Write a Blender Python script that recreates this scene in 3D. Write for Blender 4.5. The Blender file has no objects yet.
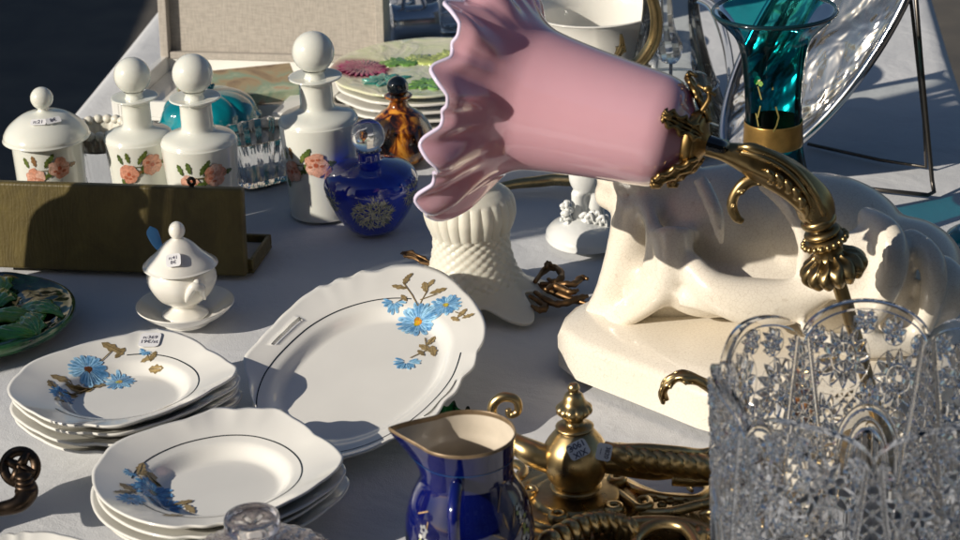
import bpy, bmesh, math, random
import numpy as np
from mathutils import Vector, Matrix, noise
from math import sin, cos, pi, radians, sqrt, atan2
R_ = random.Random(7)
scene = bpy.context.scene
COL = scene.collection

# ------------------------------------------------------------------ camera
FPX = 2200.0
PITCH = radians(23); ROLL = radians(2.6)
CAM = Vector((0, -2.0*cos(PITCH), 2.0*sin(PITCH)))
_f = Vector((0, cos(PITCH), -sin(PITCH)))
_r0 = Vector((1, 0, 0)); _u0 = Vector((0, sin(PITCH), cos(PITCH)))
_r = _r0*cos(ROLL) - _u0*sin(ROLL)
_u = _r0*sin(ROLL) + _u0*cos(ROLL)
def ray(px, py):
    return (_f*FPX + _r*(px-480) + _u*(270-py)).normalized()
def RP(px, py, o, n):
    d = ray(px, py); t = (o-CAM).dot(n)/d.dot(n); return CAM + d*t
def P(px, py, z=0.0): return RP(px, py, Vector((0, 0, z)), Vector((0, 0, 1)))
def PY(px, py, y): return RP(px, py, Vector((0, y, 0)), Vector((0, 1, 0)))
def K(v): return (v-CAM).dot(_f)/FPX          # metres per photo pixel at v
cd = bpy.data.cameras.new('camera'); cam = bpy.data.objects.new('camera', cd); COL.objects.link(cam)
m = Matrix((_r, _u, -_f)).transposed().to_4x4(); m.translation = CAM
cam.matrix_world = m
cd.sensor_width = 36; cd.lens = FPX/960*36; cd.clip_start = .05; cd.clip_end = 500
cd.dof.use_dof = True; cd.dof.focus_distance = 1.85; cd.dof.aperture_fstop = 15
scene.camera = cam

# ------------------------------------------------------------------ world / sun
SAZ = Vector((.88, .475, 0)).normalized(); SEL = radians(24)
sd = Vector((SAZ.x*cos(SEL), SAZ.y*cos(SEL), -sin(SEL)))     # direction light travels
sl = bpy.data.lights.new('sun', 'SUN'); so = bpy.data.objects.new('sun', sl); COL.objects.link(so)
sl.energy = 5.0; sl.angle = radians(.5); sl.color = (1.0, .91, .78)
so.rotation_euler = (-sd).to_track_quat('Z', 'Y').to_euler(); so.location = (-3, -3, 3)
w = bpy.data.worlds.new('World'); scene.world = w; w.use_nodes = True
nt = w.node_tree; bg = nt.nodes['Background']; sky = nt.nodes.new('ShaderNodeTexSky')
sky.sky_type = 'NISHITA'; sky.sun_disc = False; sky.sun_elevation = SEL
sky.sun_rotation = atan2(-sd.x, -sd.y) % (2*pi)
nt.links.new(sky.outputs[0], bg.inputs[0]); bg.inputs[1].default_value = .058; sky.ozone_density = 2.5
vs = scene.view_settings; vs.view_transform = 'Standard'; vs.look = 'None'; vs.gamma = 1; vs.exposure = -0.03
vs.use_curve_mapping = False
cy = scene.cycles; cy.use_denoising = True; cy.max_bounces = 14; cy.transmission_bounces = 14; cy.transparent_max_bounces = 16
cy.glossy_bounces = 6; cy.caustics_refractive = False; cy.caustics_reflective = False
cy.sample_clamp_indirect = 18

# ------------------------------------------------------------------ materials
def new(name):
    m = bpy.data.materials.new(name); m.use_nodes = True
    return m, m.node_tree, m.node_tree.nodes['Principled BSDF']
def N(nt, t, **kw):
    n = nt.nodes.new(t)
    for k, v in kw.items(): setattr(n, k, v)
    return n
def ramp(nt, src, stops):
    r = N(nt, 'ShaderNodeValToRGB'); e = r.color_ramp.elements
    while len(e) < len(stops): e.new(.5)
    for i, (p, c) in enumerate(stops):
        e[i].position = p; e[i].color = (*c, 1) if len(c) == 3 else c
    nt.links.new(src, r.inputs[0]); return r.outputs[0]
def tex(nt, kind='noise', scale=10, detail=3, rough=.5, dist=0, co='Object', **kw):
    tc = N(nt, 'ShaderNodeTexCoord')
    if kind == 'noise':
        n = N(nt, 'ShaderNodeTexNoise'); n.inputs['Detail'].default_value = detail
        n.inputs['Roughness'].default_value = rough; n.inputs['Distortion'].default_value = dist
    elif kind == 'voronoi':
        n = N(nt, 'ShaderNodeTexVoronoi'); n.feature = kw.get('feature', 'F1')
    elif kind == 'wave':
        n = N(nt, 'ShaderNodeTexWave'); n.inputs['Distortion'].default_value = dist
        n.inputs['Detail'].default_value = detail
    n.inputs['Scale'].default_value = scale
    mp = N(nt, 'ShaderNodeMapping'); mp.inputs['Scale'].default_value = kw.get('stretch', (1, 1, 1))
    mp.inputs['Rotation'].default_value = kw.get('rot', (0, 0, 0))
    nt.links.new(tc.outputs[co], mp.inputs[0]); nt.links.new(mp.outputs[0], n.inputs['Vector'])
    return n
def bump(nt, b, src, s=.2, d=.001):
    bn = N(nt, 'ShaderNodeBump'); bn.inputs['Strength'].default_value = s; bn.inputs['Distance'].default_value = d
    nt.links.new(src, bn.inputs['Height'])
    if b.inputs['Normal'].is_linked:
        nt.links.new(b.inputs['Normal'].links[0].from_socket, bn.inputs['Normal'])
    nt.links.new(bn.outputs[0], b.inputs['Normal'])
def mix(nt, fac, a, b_, mode='MIX'):
    n = N(nt, 'ShaderNodeMix', data_type='RGBA', blend_type=mode)
    if isinstance(fac, float): n.inputs[0].default_value = fac
    else: nt.links.new(fac, n.inputs[0])
    for i, v in ((6, a), (7, b_)):
        if isinstance(v, tuple): n.inputs[i].default_value = (*v, 1)
        else: nt.links.new(v, n.inputs[i])
    return n.outputs[2]
def pm(name, col, rough=.4, metal=0, coat=0, spec=.5, trans=0, ior=1.5, sss=0, var=.0, vscale=30, bmp=0, bscale=200, rvar=0):
    m, nt, b = new(name)
    b.inputs['Base Color'].default_value = (*col, 1); b.inputs['Roughness'].default_value = rough
    b.inputs['Metallic'].default_value = metal; b.inputs['Coat Weight'].default_value = coat
    b.inputs['Coat Roughness'].default_value = .04
    b.inputs['Specular IOR Level'].default_value = spec; b.inputs['Transmission Weight'].default_value = trans
    b.inputs['IOR'].default_value = ior
    if sss:
        b.inputs['Subsurface Weight'].default_value = sss; b.inputs['Subsurface Scale'].default_value = .01
        b.inputs['Subsurface Radius'].default_value = (1, .8, .7)
    if var:
        n = tex(nt, 'noise', vscale, 4)
        c1 = tuple(max(0, c*(1-var)) for c in col); c2 = tuple(min(1, c*(1+var*.6)) for c in col)
        nt.links.new(ramp(nt, n.outputs[0], [(.3, c1), (.7, c2)]), b.inputs['Base Color'])
    if rvar:
        n = tex(nt, 'noise', vscale*1.7, 5)
        r0, r1 = max(.02, rough-rvar), min(1, rough+rvar)
        nt.links.new(ramp(nt, n.outputs[0], [(.35, (r0,)*3), (.65, (r1,)*3)]), b.inputs['Roughness'])
    if bmp:
        n = tex(nt, 'noise', bscale, 3); bump(nt, b, n.outputs[0], bmp)
    return m
M = {}
M['porcelain'] = pm('glazed porcelain', (.80, .78, .72), .12, coat=.6, sss=.15, var=.04, vscale=25, rvar=.05, bmp=.03, bscale=60)
M['plate'] = pm('cream glazed dinnerware', (.80, .79, .745), .14, coat=.5, var=.035, vscale=18, rvar=.06, bmp=.04, bscale=45)
M['opal'] = pm('milk glass', (.72, .73, .67), .14, coat=.5, sss=.2, var=.05, vscale=20, rvar=.05, bmp=.03, bscale=40)
M['pink'] = pm('pink opaline glass', (.62, .36, .42), .09, coat=1, sss=.5, var=.05, vscale=14, bmp=.04, bscale=18)
M['clear_trim'] = pm('clear lavender glass edge', (.75, .66, .85), .05, coat=1)
M['frost'] = pm('frosted cream glass', (.72, .68, .58), .42, sss=.5, coat=.15, bmp=.25, bscale=500)
M['label'] = pm('paper price label', (.80, .80, .82), .6, var=.05)
M['ink'] = pm('blue black ink', (.02, .02, .06), .6)
M['gilt'] = pm('worn gilt edge', (.24, .17, .10), .4, metal=.4, var=.35, vscale=120)
M['gold'] = pm('gold leaf band', (.50, .30, .09), .3, metal=.8, var=.3, vscale=70)
M['line'] = pm('dark green ring line', (.012, .02, .025), .2)
M['cobalt'] = pm('cobalt glaze', (.002, .005, .085), .05, coat=1, var=.6, vscale=22)
M['black'] = pm('black glass', (.004, .006, .008), .05, coat=1)
M['steel'] = pm('polished silver plate', (.62, .63, .66), .16, metal=1, var=.12, rvar=.1, vscale=12)
M['wire'] = pm('dark steel wire', (.10, .09, .08), .35, metal=.9)
M['wood'] = pm('table wood', (.28, .18, .10), .6, var=.3)
M['bluepaint'] = pm('blue enamel', (.05, .22, .50), .3, coat=.4)
M['figure'] = pm('bisque white porcelain', (.74, .75, .73), .18, coat=.5)

def brassmat(name, c, dark, rough, patina=.5):
    m, nt, b = new(name); b.inputs['Metallic'].default_value = 1
    n = tex(nt, 'noise', 45, 6, .6); n2 = tex(nt, 'noise', 9, 3)
    g = N(nt, 'ShaderNodeNewGeometry')
    base = ramp(nt, n.outputs[0], [(.3, tuple(x*.55 for x in c)), (.62, c)])
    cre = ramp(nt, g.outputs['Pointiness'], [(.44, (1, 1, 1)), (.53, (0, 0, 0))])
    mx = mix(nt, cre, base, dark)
    f2 = ramp(nt, n2.outputs[0], [(.5, (0, 0, 0)), (.75, (patina,)*3)])
    nt.links.new(mix(nt, f2, mx, dark), b.inputs['Base Color'])
    nt.links.new(ramp(nt, n.outputs[0], [(.3, (rough+.18,)*3), (.65, (rough,)*3)]), b.inputs['Roughness'])
    bump(nt, b, n.outputs[0], .12, .0006)
    return m
M['brass'] = brassmat('polished brass', (.68, .50, .24), (.07, .045, .022), .25, .4)
M['oldbrass'] = brassmat('olive aged brass', (.44, .32, .15), (.05, .038, .022), .25, .4)
M['bronze'] = brassmat('dark aged bronze', (.38, .25, .10), (.06, .045, .025), .28, .7)
M['rust'] = brassmat('brown gilt bronze', (.32, .19, .09), (.07, .04, .02), .42, .6)
M['iron'] = brassmat('blackened brass', (.10, .07, .05), (.02, .018, .015), .3, .6)

def crackle():
    m, nt, b = new('crackled cream glaze')
    v = tex(nt, 'voronoi', 300, feature='DISTANCE_TO_EDGE'); w2 = tex(nt, 'noise', 60, 3)
    n = tex(nt, 'noise', 8, 4)
    base = ramp(nt, n.outputs[0], [(.3, (.76, .70, .59)), (.7, (.83, .78, .69))])
    f = ramp(nt, v.outputs['Distance'], [(0, (.4, .4, .4)), (.06, (0, 0, 0))])
    nt.links.new(mix(nt, f, base, (.45, .37, .28)), b.inputs['Base Color'])
    b.inputs['Roughness'].default_value = .24; b.inputs['Coat Weight'].default_value = .35
    b.inputs['Coat Roughness'].default_value = .1
    bump(nt, b, w2.outputs[0], .1, .001)
    return m
M['crackle'] = crackle()
def cloth():
    m, nt, b = new('white cotton tablecloth')
    n = tex(nt, 'noise', 900, 2); n2 = tex(nt, 'noise', 5, 4)
    nt.links.new(ramp(nt, n2.outputs[0], [(.3, (.55, .565, .59)), (.7, (.63, .64, .66))]), b.inputs['Base Color'])
    b.inputs['Roughness'].default_value = .9; b.inputs['Specular IOR Level'].default_value = .1
    b.inputs['Sheen Weight'].default_value = .15
    bump(nt, b, n.outputs[0], .5, .0008)
    n3 = tex(nt, 'noise', 14, 4, .5, .4); bump(nt, b, n3.outputs[0], .7, .007)
    return m
M['cloth'] = cloth()
def leather():
    m, nt, b = new('olive leatherette')
    n = tex(nt, 'noise', 24, 6, .65, .6, stretch=(1.6, 1, 1)); 
    wv = tex(nt, 'wave', 80, 4, dist=14, stretch=(1, 1, .3))
    nt.links.new(ramp(nt, n.outputs[0], [(.3, (.075, .055, .014)), (.7, (.145, .11, .028))]), b.inputs['Base Color'])
    b.inputs['Roughness'].default_value = .5
    bump(nt, b, wv.outputs[0], .12, .0008); n5 = tex(nt, 'noise', 320, 3); bump(nt, b, n5.outputs[0], .4, .0006)
    return m
M['leather'] = leather()
def linen():
    m, nt, b = new('natural linen')
    a = tex(nt, 'noise', 500, 2, stretch=(1, 8, .15)); c = tex(nt, 'noise', 500, 2, stretch=(.15, 8, 1))
    mx = mix(nt, .5, a.outputs[0], c.outputs[0])
    nt.links.new(ramp(nt, mx, [(.4, (.36, .33, .29)), (.6, (.46, .42, .37))]), b.inputs['Base Color'])
    b.inputs['Roughness'].default_value = .9; bump(nt, b, mx, .5, .001)
    return m
M['linen'] = linen()
def glass(name, col, rough=0.0, ior=1.5, clear=.35):
    m, nt, b = new(name)
    b.inputs['Base Color'].default_value = (*col, 1); b.inputs['Roughness'].default_value = rough
    b.inputs['Transmission Weight'].default_value = 1; b.inputs['IOR'].default_value = ior
    t_ = N(nt, 'ShaderNodeBsdfTransparent'); t_.inputs[0].default_value = (*col, 1)
    x_ = N(nt, 'ShaderNodeMixShader'); x_.inputs[0].default_value = clear
    nt.links.new(b.outputs[0], x_.inputs[1]); nt.links.new(t_.outputs[0], x_.inputs[2])
    nt.links.new(x_.outputs[0], nt.nodes['Material Output'].inputs[0])
    return m
M['crystal'] = glass('cut lead crystal', (.99, .99, .985), .0, 1.5, 0.0)
M['lavcrystal'] = glass('faintly mauve cut glass', (.90, .85, .83), .0, 1.5, .1)
M['prism'] = glass('clear glass prism', (.95, .97, 1), 0, 1.5, .1)
def thin(name, col, ior=1.5, rough=.03):
    m, nt, b = new(name); nt.nodes.remove(b)
    out = nt.nodes['Material Output']
    t = N(nt, 'ShaderNodeBsdfTransparent'); t.inputs[0].default_value = (*col, 1)
    g = N(nt, 'ShaderNodeBsdfGlossy'); g.inputs['Roughness'].default_value = rough
    n = tex(nt, 'noise', 22, 2)
    bn = N(nt, 'ShaderNodeBump'); bn.inputs['Strength'].default_value = .25; bn.inputs['Distance'].default_value = .003
    nt.links.new(n.outputs[0], bn.inputs['Height']); nt.links.new(bn.outputs[0], g.inputs['Normal'])
    fr = N(nt, 'ShaderNodeFresnel'); fr.inputs[0].default_value = ior; nt.links.new(bn.outputs[0], fr.inputs['Normal'])
    mxs = N(nt, 'ShaderNodeMixShader'); nt.links.new(fr.outputs[0], mxs.inputs[0])
    nt.links.new(t.outputs[0], mxs.inputs[1]); nt.links.new(g.outputs[0], mxs.inputs[2])
    nt.links.new(mxs.outputs[0], out.inputs[0]); return m
M['thinclear'] = thin('thin clear glass', (.93, .95, .94))
M['teal'] = thin('teal tinted glass', (.035, .44, .49), 1.25)
M['greenglass'] = thin('green glass', (.12, .42, .22), rough=.1)
def spotted(name, stops, scale, stretch=(1, 1, 1), rough=.07, dist=1.0, coat=1, bmp=0, kind='noise'):
    m, nt, b = new(name)
    n = tex(nt, kind, scale, 4, .55, dist, stretch=stretch)
    nt.links.new(ramp(nt, n.outputs[0], stops), b.inputs['Base Color'])
    b.inputs['Roughness'].default_value = rough; b.inputs['Coat Weight'].default_value = coat
    if bmp: bump(nt, b, n.outputs[0], bmp, .002)
    return m
M['amber'] = spotted('tortoiseshell amber glass', [(.40, (.012, .004, .002)), (.50, (.16, .035, .004)), (.60, (.62, .24, .02)), (.75, (.75, .36, .05))], 95, (1, 1, .38), dist=.6)
M['majleaf'] = spotted('bright green majolica glaze', [(.3, (.02, .10, .02)), (.5, (.06, .30, .06)), (.62, (.18, .34, .05)), (.75, (.03, .15, .05))], 30, rough=.08)
M['majolica'] = spotted('green majolica glaze', [(.30, (.004, .012, .004)), (.45, (.006, .03, .012)), (.6, (.03, .13, .035)), (.8, (.09, .10, .02))], 30, dist=.3, rough=.1)
M['tealglaze'] = spotted('teal glaze', [(.3, (.0, .13, .17)), (.7, (.0, .26, .30))], 15, rough=.08)
M['cobglass'] = spotted('cobalt glass', [(.35, (.003, .009, .22)), (.7, (.01, .04, .55))], 12, rough=.04)
M['cover'] = spotted('printed picture cover', [(.34, (.12, .06, .03)), (.46, (.35, .25, .13)), (.55, (.20, .32, .22)), (.66, (.40, .45, .30)), (.75, (.5, .2, .1))], 18, (1, .6, 1), rough=.4, coat=.2)
M['asphalt'] = spotted('dark asphalt', [(.3, (.075, .07, .065)), (.7, (.13, .115, .095))], 6, rough=.85, coat=0, dist=0)
def decalmat(name, rough=.16, coat=.4):
    m, nt, b = new(name)
    a = N(nt, 'ShaderNodeVertexColor'); a.layer_name = 'Col'
    n = tex(nt, 'noise', 400, 3)
    f = ramp(nt, n.outputs[0], [(.35, (.75,)*3), (.65, (1.1,)*3)])
    nt.links.new(mix(nt, 1.0, a.outputs[0], f, 'MULTIPLY'), b.inputs['Base Color'])
    b.inputs['Roughness'].default_value = rough; b.inputs['Coat Weight'].default_value = coat
    return m
M['decal'] = decalmat('printed transfer decoration')

# ------------------------------------------------------------------ mesh building
class MB:
    def __init__(s): s.v = []; s.f = []; s.mi = []; s.c = {}
    def add(s, v, f, mat=None, mi=0, col=None):
        o = len(s.v)
        for i, p in enumerate(v):
            p = Vector(p); s.v.append(tuple(mat @ p) if mat else tuple(p))
            if col is not None: s.c[o+i] = col[i] if isinstance(col, list) else col
        for q in f: s.f.append(tuple(o+i for i in q)); s.mi.append(mi)
        return s
    def box(s, lo, hi, mat=None, mi=0):
        x0, y0, z0 = lo; x1, y1, z1 = hi
        v = [(x0,y0,z0),(x1,y0,z0),(x1,y1,z0),(x0,y1,z0),(x0,y0,z1),(x1,y0,z1),(x1,y1,z1),(x0,y1,z1)]
        return s.add(v, [(0,3,2,1),(4,5,6,7),(0,1,5,4),(1,2,6,5),(2,3,7,6),(3,0,4,7)], mat, mi)
    def lathe(s, prof, n=64, fn=None, mat=None, mi=0, smooth=3, close=False):
        pr = cr(prof, smooth) if smooth else prof
        v = []; f = []
        for i, (r, z) in enumerate(pr):
            for j in range(n):
                a = 2*pi*j/n; rr, zz = (r, z)
                if fn: rr, zz = fn(a, i/(len(pr)-1), r, z)
                v.append((rr*cos(a), rr*sin(a), zz))
        for i in range(len(pr)-1):
            for j in range(n):
                k = (j+1) % n; f.append((i*n+j, i*n+k, (i+1)*n+k, (i+1)*n+j))
        if close:
            i = len(pr)-1
            for j in range(n):
                k = (j+1) % n; f.append((i*n+j, i*n+k, k, j))
        return s.add(v, f, mat, mi)
    def tube(s, pts, rad, n=12, sub=6, mi=0, fn=None, cap=True):
        pts = [Vector(p) for p in pts]
        if not isinstance(rad, (list, tuple)): rad = [rad]*len(pts)
        q = cr([(*p, r) for p, r in zip(pts, rad)], sub) if sub else [(*p, r) for p, r in zip(pts, rad)]
        L = [Vector(a[:3]) for a in q]; rr = [max(1e-5, a[3]) for a in q]
        v = []; f = []; up = None
        for i, p in enumerate(L):
            t = (L[min(i+1, len(L)-1)]-L[max(i-1, 0)]).normalized()
            if up is None:
                up = Vector((0, 0, 1)) if abs(t.z) < .9 else Vector((0, 1, 0))
            up = (up - t*up.dot(t)).normalized(); b = t.cross(up)
            for j in range(n):
                a = 2*pi*j/n; r = rr[i]
                if fn: r *= fn(a, i/(len(L)-1))
                v.append(p + up*cos(a)*r + b*sin(a)*r)
        for i in range(len(L)-1):
            for j in range(n):
                k = (j+1) % n; f.append((i*n+j, i*n+k, (i+1)*n+k, (i+1)*n+j))
        if cap:
            f.append(tuple(range(n))[::-1]); f.append(tuple((len(L)-1)*n+j for j in range(n)))
        return s.add(v, f, None, mi)
    def ball(s, c, r, n=24, mi=0, mat=None):
        r = (r, r, r) if isinstance(r, (int, float)) else r
        v = []; f = []; h = n//2
        for i in range(h+1):
            a = pi*i/h
            for j in range(n):
                b = 2*pi*j/n
                v.append((c[0]+r[0]*sin(a)*cos(b), c[1]+r[1]*sin(a)*sin(b), c[2]+r[2]*cos(a)))
        for i in range(h):
            for j in range(n):
                k = (j+1) % n; f.append((i*n+j, (i+1)*n+j, (i+1)*n+k, i*n+k))
        return s.add(v, f, mat, mi)
    def leaf(s, pts, wid, side, n=13, sub=8, lobes=5, cup=.35, groove=.12, mi=0, depth=.35):
        """acanthus leaf: a ribbon along pts with lobed edges, a midrib and flutes"""
        q = cr([(*Vector(p), w_) for p, w_ in zip(pts, wid)], sub)
        L = [Vector(a[:3]) for a in q]; W = [max(0, a[3]) for a in q]; v = []; f = []
        sd_ = Vector(side).normalized()
        for i, p in enumerate(L):
            T = (L[min(i+1, len(L)-1)]-L[max(i-1, 0)]).normalized()
            sx = (sd_-T*sd_.dot(T)).normalized(); nn = T.cross(sx)
            t = i/(len(L)-1)
            for j in range(n):
                x = 2*j/(n-1)-1
                lob = 1 - depth*abs(sin(pi*(t*lobes + abs(x)*.25)))**.7*abs(x)
                w_ = W[i]*lob
                h = cup*W[i]*x*x - groove*W[i]*cos(pi*4*x) - groove*W[i]*.8*abs(sin(pi*(t*lobes-abs(x)*.6)))
                v.append(p + sx*x*w_ + nn*h)
        for i in range(len(L)-1):
            for j in range(n-1):
                f.append((i*n+j, i*n+j+1, (i+1)*n+j+1, (i+1)*n+j))
        return s.add(v, f, None, mi)
    def poly(s, pts, fnmap, col, cc=None, mi=1, rings=3, off=0.0):
        """flat painted patch (polygon in 2D) mapped onto a surface"""
        cx = sum(p[0] for p in pts)/len(pts); cy_ = sum(p[1] for p in pts)/len(pts)
        cc = cc or col; v = [fnmap(cx, cy_, off)]; cl = [(*cc, 1)]; f = []; n = len(pts)
        for r in range(1, rings+1):
            t = r/rings; c = tuple(cc[k]*(1-t)+col[k]*t for k in range(3))
            for p in pts:
                v.append(fnmap(cx+(p[0]-cx)*t, cy_+(p[1]-cy_)*t, off)); cl.append((*c, 1))
        for j in range(n): f.append((0, 1+j, 1+(j+1) % n))
        for r in range(rings-1):
            a = 1+r*n; b = a+n
            for j in range(n):
                k = (j+1) % n; f.append((a+j, b+j, b+k, a+k))
        return s.add(v, f, None, mi, cl)
    def build(s, name, mats, parent=None, smooth=True, loc=None, rot=None, mw=None, solid=0, bevel=0, sub=0):
        me = bpy.data.meshes.new(name); me.from_pydata(s.v, [], s.f)
        if not isinstance(mats, (list, tuple)): mats = [mats]
        for m_ in mats: me.materials.append(M[m_] if isinstance(m_, str) else m_)
        me.polygons.foreach_set('material_index', s.mi)
        me.polygons.foreach_set('use_smooth', [smooth]*len(s.f))
        if s.c:
            ca = me.color_attributes.new('Col', 'FLOAT_COLOR', 'POINT')
            a = np.ones((len(s.v), 4), dtype=np.float32)
            for i, c in s.c.items(): a[i] = c
            ca.data.foreach_set('color', a.ravel())
        me.update()
        o = bpy.data.objects.new(name, me); COL.objects.link(o)
        if parent: o.parent = parent
        if loc is not None: o.location = loc
        if rot is not None: o.rotation_euler = rot
        if mw is not None: o.matrix_local = mw
        if solid:
            d = o.modifiers.new('s', 'SOLIDIFY'); d.thickness = solid; d.offset = 0
        if bevel:
            d = o.modifiers.new('b', 'BEVEL'); d.width = bevel; d.segments = 3; d.limit_method = 'ANGLE'; d.harden_normals = False
        if sub:
            d = o.modifiers.new('u', 'SUBSURF'); d.levels = sub; d.render_levels = sub
        return o
def cr(p, sub):
    """Catmull-Rom interpolation of tuples"""
    p = [tuple(a) for a in p]; out = []; n = len(p)
    for i in range(n-1):
        a, b, c, d = p[max(i-1, 0)], p[i], p[i+1], p[min(i+2, n-1)]
        for s in range(sub):
            t = s/sub
            out.append(tuple(.5*((2*b[k])+(-a[k]+c[k])*t+(2*a[k]-5*b[k]+4*c[k]-d[k])*t*t+(-a[k]+3*b[k]-3*c[k]+d[k])*t**3) for k in range(len(b))))
    out.append(p[-1]); return out
def thing(name, label, cat, loc=(0, 0, 0), rotz=0, group=None, mw=None):
    o = bpy.data.objects.new(name, None); COL.objects.link(o); o.empty_display_size = .02
    if mw is not None: o.matrix_world = mw
    else: o.location = loc; o.rotation_euler = (0, 0, rotz)
    return tag(o, label, cat, group)
def tag(o, label, cat, group=None):
    o['label'] = label; o['category'] = cat
    if group: o['group'] = group
    return o
def frame_from(z, origin, xhint=Vector((1, 0, 0))):
    z = Vector(z).normalized(); x = (xhint - z*xhint.dot(z)).normalized(); y = z.cross(x)
    mm = Matrix((x, y, z)).transposed().to_4x4(); mm.translation = Vector(origin); return mm
def text(s, size, parent, mw, mat='ink', name='writing'):
    c = bpy.data.curves.new(name, 'FONT'); c.body = s; c.size = size; c.align_x = 'CENTER'; c.align_y = 'CENTER'
    c.extrude = .00005; c.offset = size*.012; c.materials.append(M[mat])
    tmp = bpy.data.objects.new(name, c); COL.objects.link(tmp); dg = bpy.context.evaluated_depsgraph_get()
    me = bpy.data.meshes.new_from_object(tmp.evaluated_get(dg)); bpy.data.objects.remove(tmp)
    o = bpy.data.objects.new(name, me); COL.objects.link(o); o.parent = parent; o.matrix_local = mw; return o
def remesh_blob(name, balls, tubes, mat, parent, voxel=.003, smooth=6, mb=None):
    b = mb or MB()
    for c, r, *rot in balls:
        mt = Matrix.Translation(Vector(c)) @ (rot[0].to_4x4() if rot else Matrix.Identity(4))
        b.ball((0, 0, 0), r, 24, mat=mt)
    for pts, rad in tubes: b.tube(pts, rad, 16, 5)
    o = b.build(name, mat, parent)
    d = o.modifiers.new('r', 'REMESH'); d.mode = 'VOXEL'; d.voxel_size = voxel; d.use_smooth_shade = True
    if smooth:
        d = o.modifiers.new('sm', 'SMOOTH'); d.iterations = smooth; d.factor = .6
    return o
def struct(o): o['kind'] = 'structure'; return o
def smooth(a, b, t):
    t = min(1, max(0, (t-a)/(b-a))); return t*t*(3-2*t)
# ================================================================== setting
g = MB(); g.add([(-60, -40, 0), (60, -40, 0), (60, 120, 0), (-60, 120, 0)], [(0, 1, 2, 3)])
struct(g.build('ground', 'asphalt', loc=(0, 0, -.76)))

TL = P(60, 150), P(150, 45)                        # the table's left edge
TR = P(955, 78), P(928, 6)
ang = atan2((TL[1]-TL[0]).x, (TL[1]-TL[0]).y)*.5 + atan2((TR[1]-TR[0]).x, (TR[1]-TR[0]).y)*.5
ang = max(-.2, min(.2, ang))
tx = Vector((cos(ang), -sin(ang), 0)); ty = Vector((sin(ang), cos(ang), 0))
tl, tr = P(92, 118).dot(tx)-.02, P(938, 40).dot(tx)
yb, yf = 1.55, -1.0
print('table', ang, tl, tr, P(480,10).dot(ty))
table = thing('folding_table', 'long narrow market table hidden under a white cloth', 'table', (tx*(tl+tr)/2 + ty*(yb+yf)/2) + Vector((0, 0, -.76)), -ang)
hw, hl = (tr-tl)/2, (yb-yf)/2
b = MB(); b.box((-hw+.01, -hl+.01, .72), (hw-.01, hl-.01, .748)); b.build('tabletop', 'wood', table, False, bevel=.003)
for sx in (-1, 1):
    for sy in (-1, 1):
        b = MB(); b.box((sx*(hw-.07)-.02, sy*(hl-.1)-.02, 0), (sx*(hw-.07)+.02, sy*(hl-.1)+.02, .72)); b.build('leg', 'wood', table, False)
# cloth: draped sheet
b = MB(); us = []; 
drop = .34
nu, nv = 150, 330
def clothpt(u, v):
    # u,v in metres in table frame, beyond the edge it falls
    x = u; y = v; z = -.0012
    def fold(d, al):
        r = .012
        if d <= 0: return 0, 0
        if d < r*pi/2: return r*sin(d/r), r-r*cos(d/r)
        e = d-r*pi/2
        return r+.02*sin(al*22)*min(1, e/.1)+e*.12, r+e
    h = 0
    if u < -hw: dx, h = fold(-hw-u, v); x = -hw-dx
    elif u > hw: dx, h = fold(u-hw, v+.4); x = hw+dx
    if v > hl: dy, h2 = fold(v-hl, u); y = hl+dy; h = max(h, h2)
    if v < -hl: dy, h2 = fold(-hl-v, u); y = -hl-dy; h = max(h, h2)
    n = noise.fractal(Vector((u*3.1, v*2.3, 1.7)), 1, 2, 3)
    cre = abs(noise.noise(Vector((u*2.2+7, v*1.1, 3.3))))
    z += min(0, .0022*n - .002) + (.0 if h == 0 else 0) - max(0, .10-cre)*.045
    return (x, y, z-h)
uu = [-hw-drop+2*(hw+drop)*i/nu for i in range(nu+1)]; vv = [-hl-drop+2*(hl+drop)*j/nv for j in range(nv+1)]
V = [clothpt(u, v) for v in vv for u in uu]
F_ = [(j*(nu+1)+i, j*(nu+1)+i+1, (j+1)*(nu+1)+i+1, (j+1)*(nu+1)+i) for j in range(nv) for i in range(nu)]
b = MB(); b.add(V, F_)
clo = b.build('tablecloth', 'cloth', loc=table.location + Vector((0, 0, .76)), rot=(0, 0, -ang))
tag(clo, 'white cotton cloth covering the whole market table', 'tablecloth')

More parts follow.
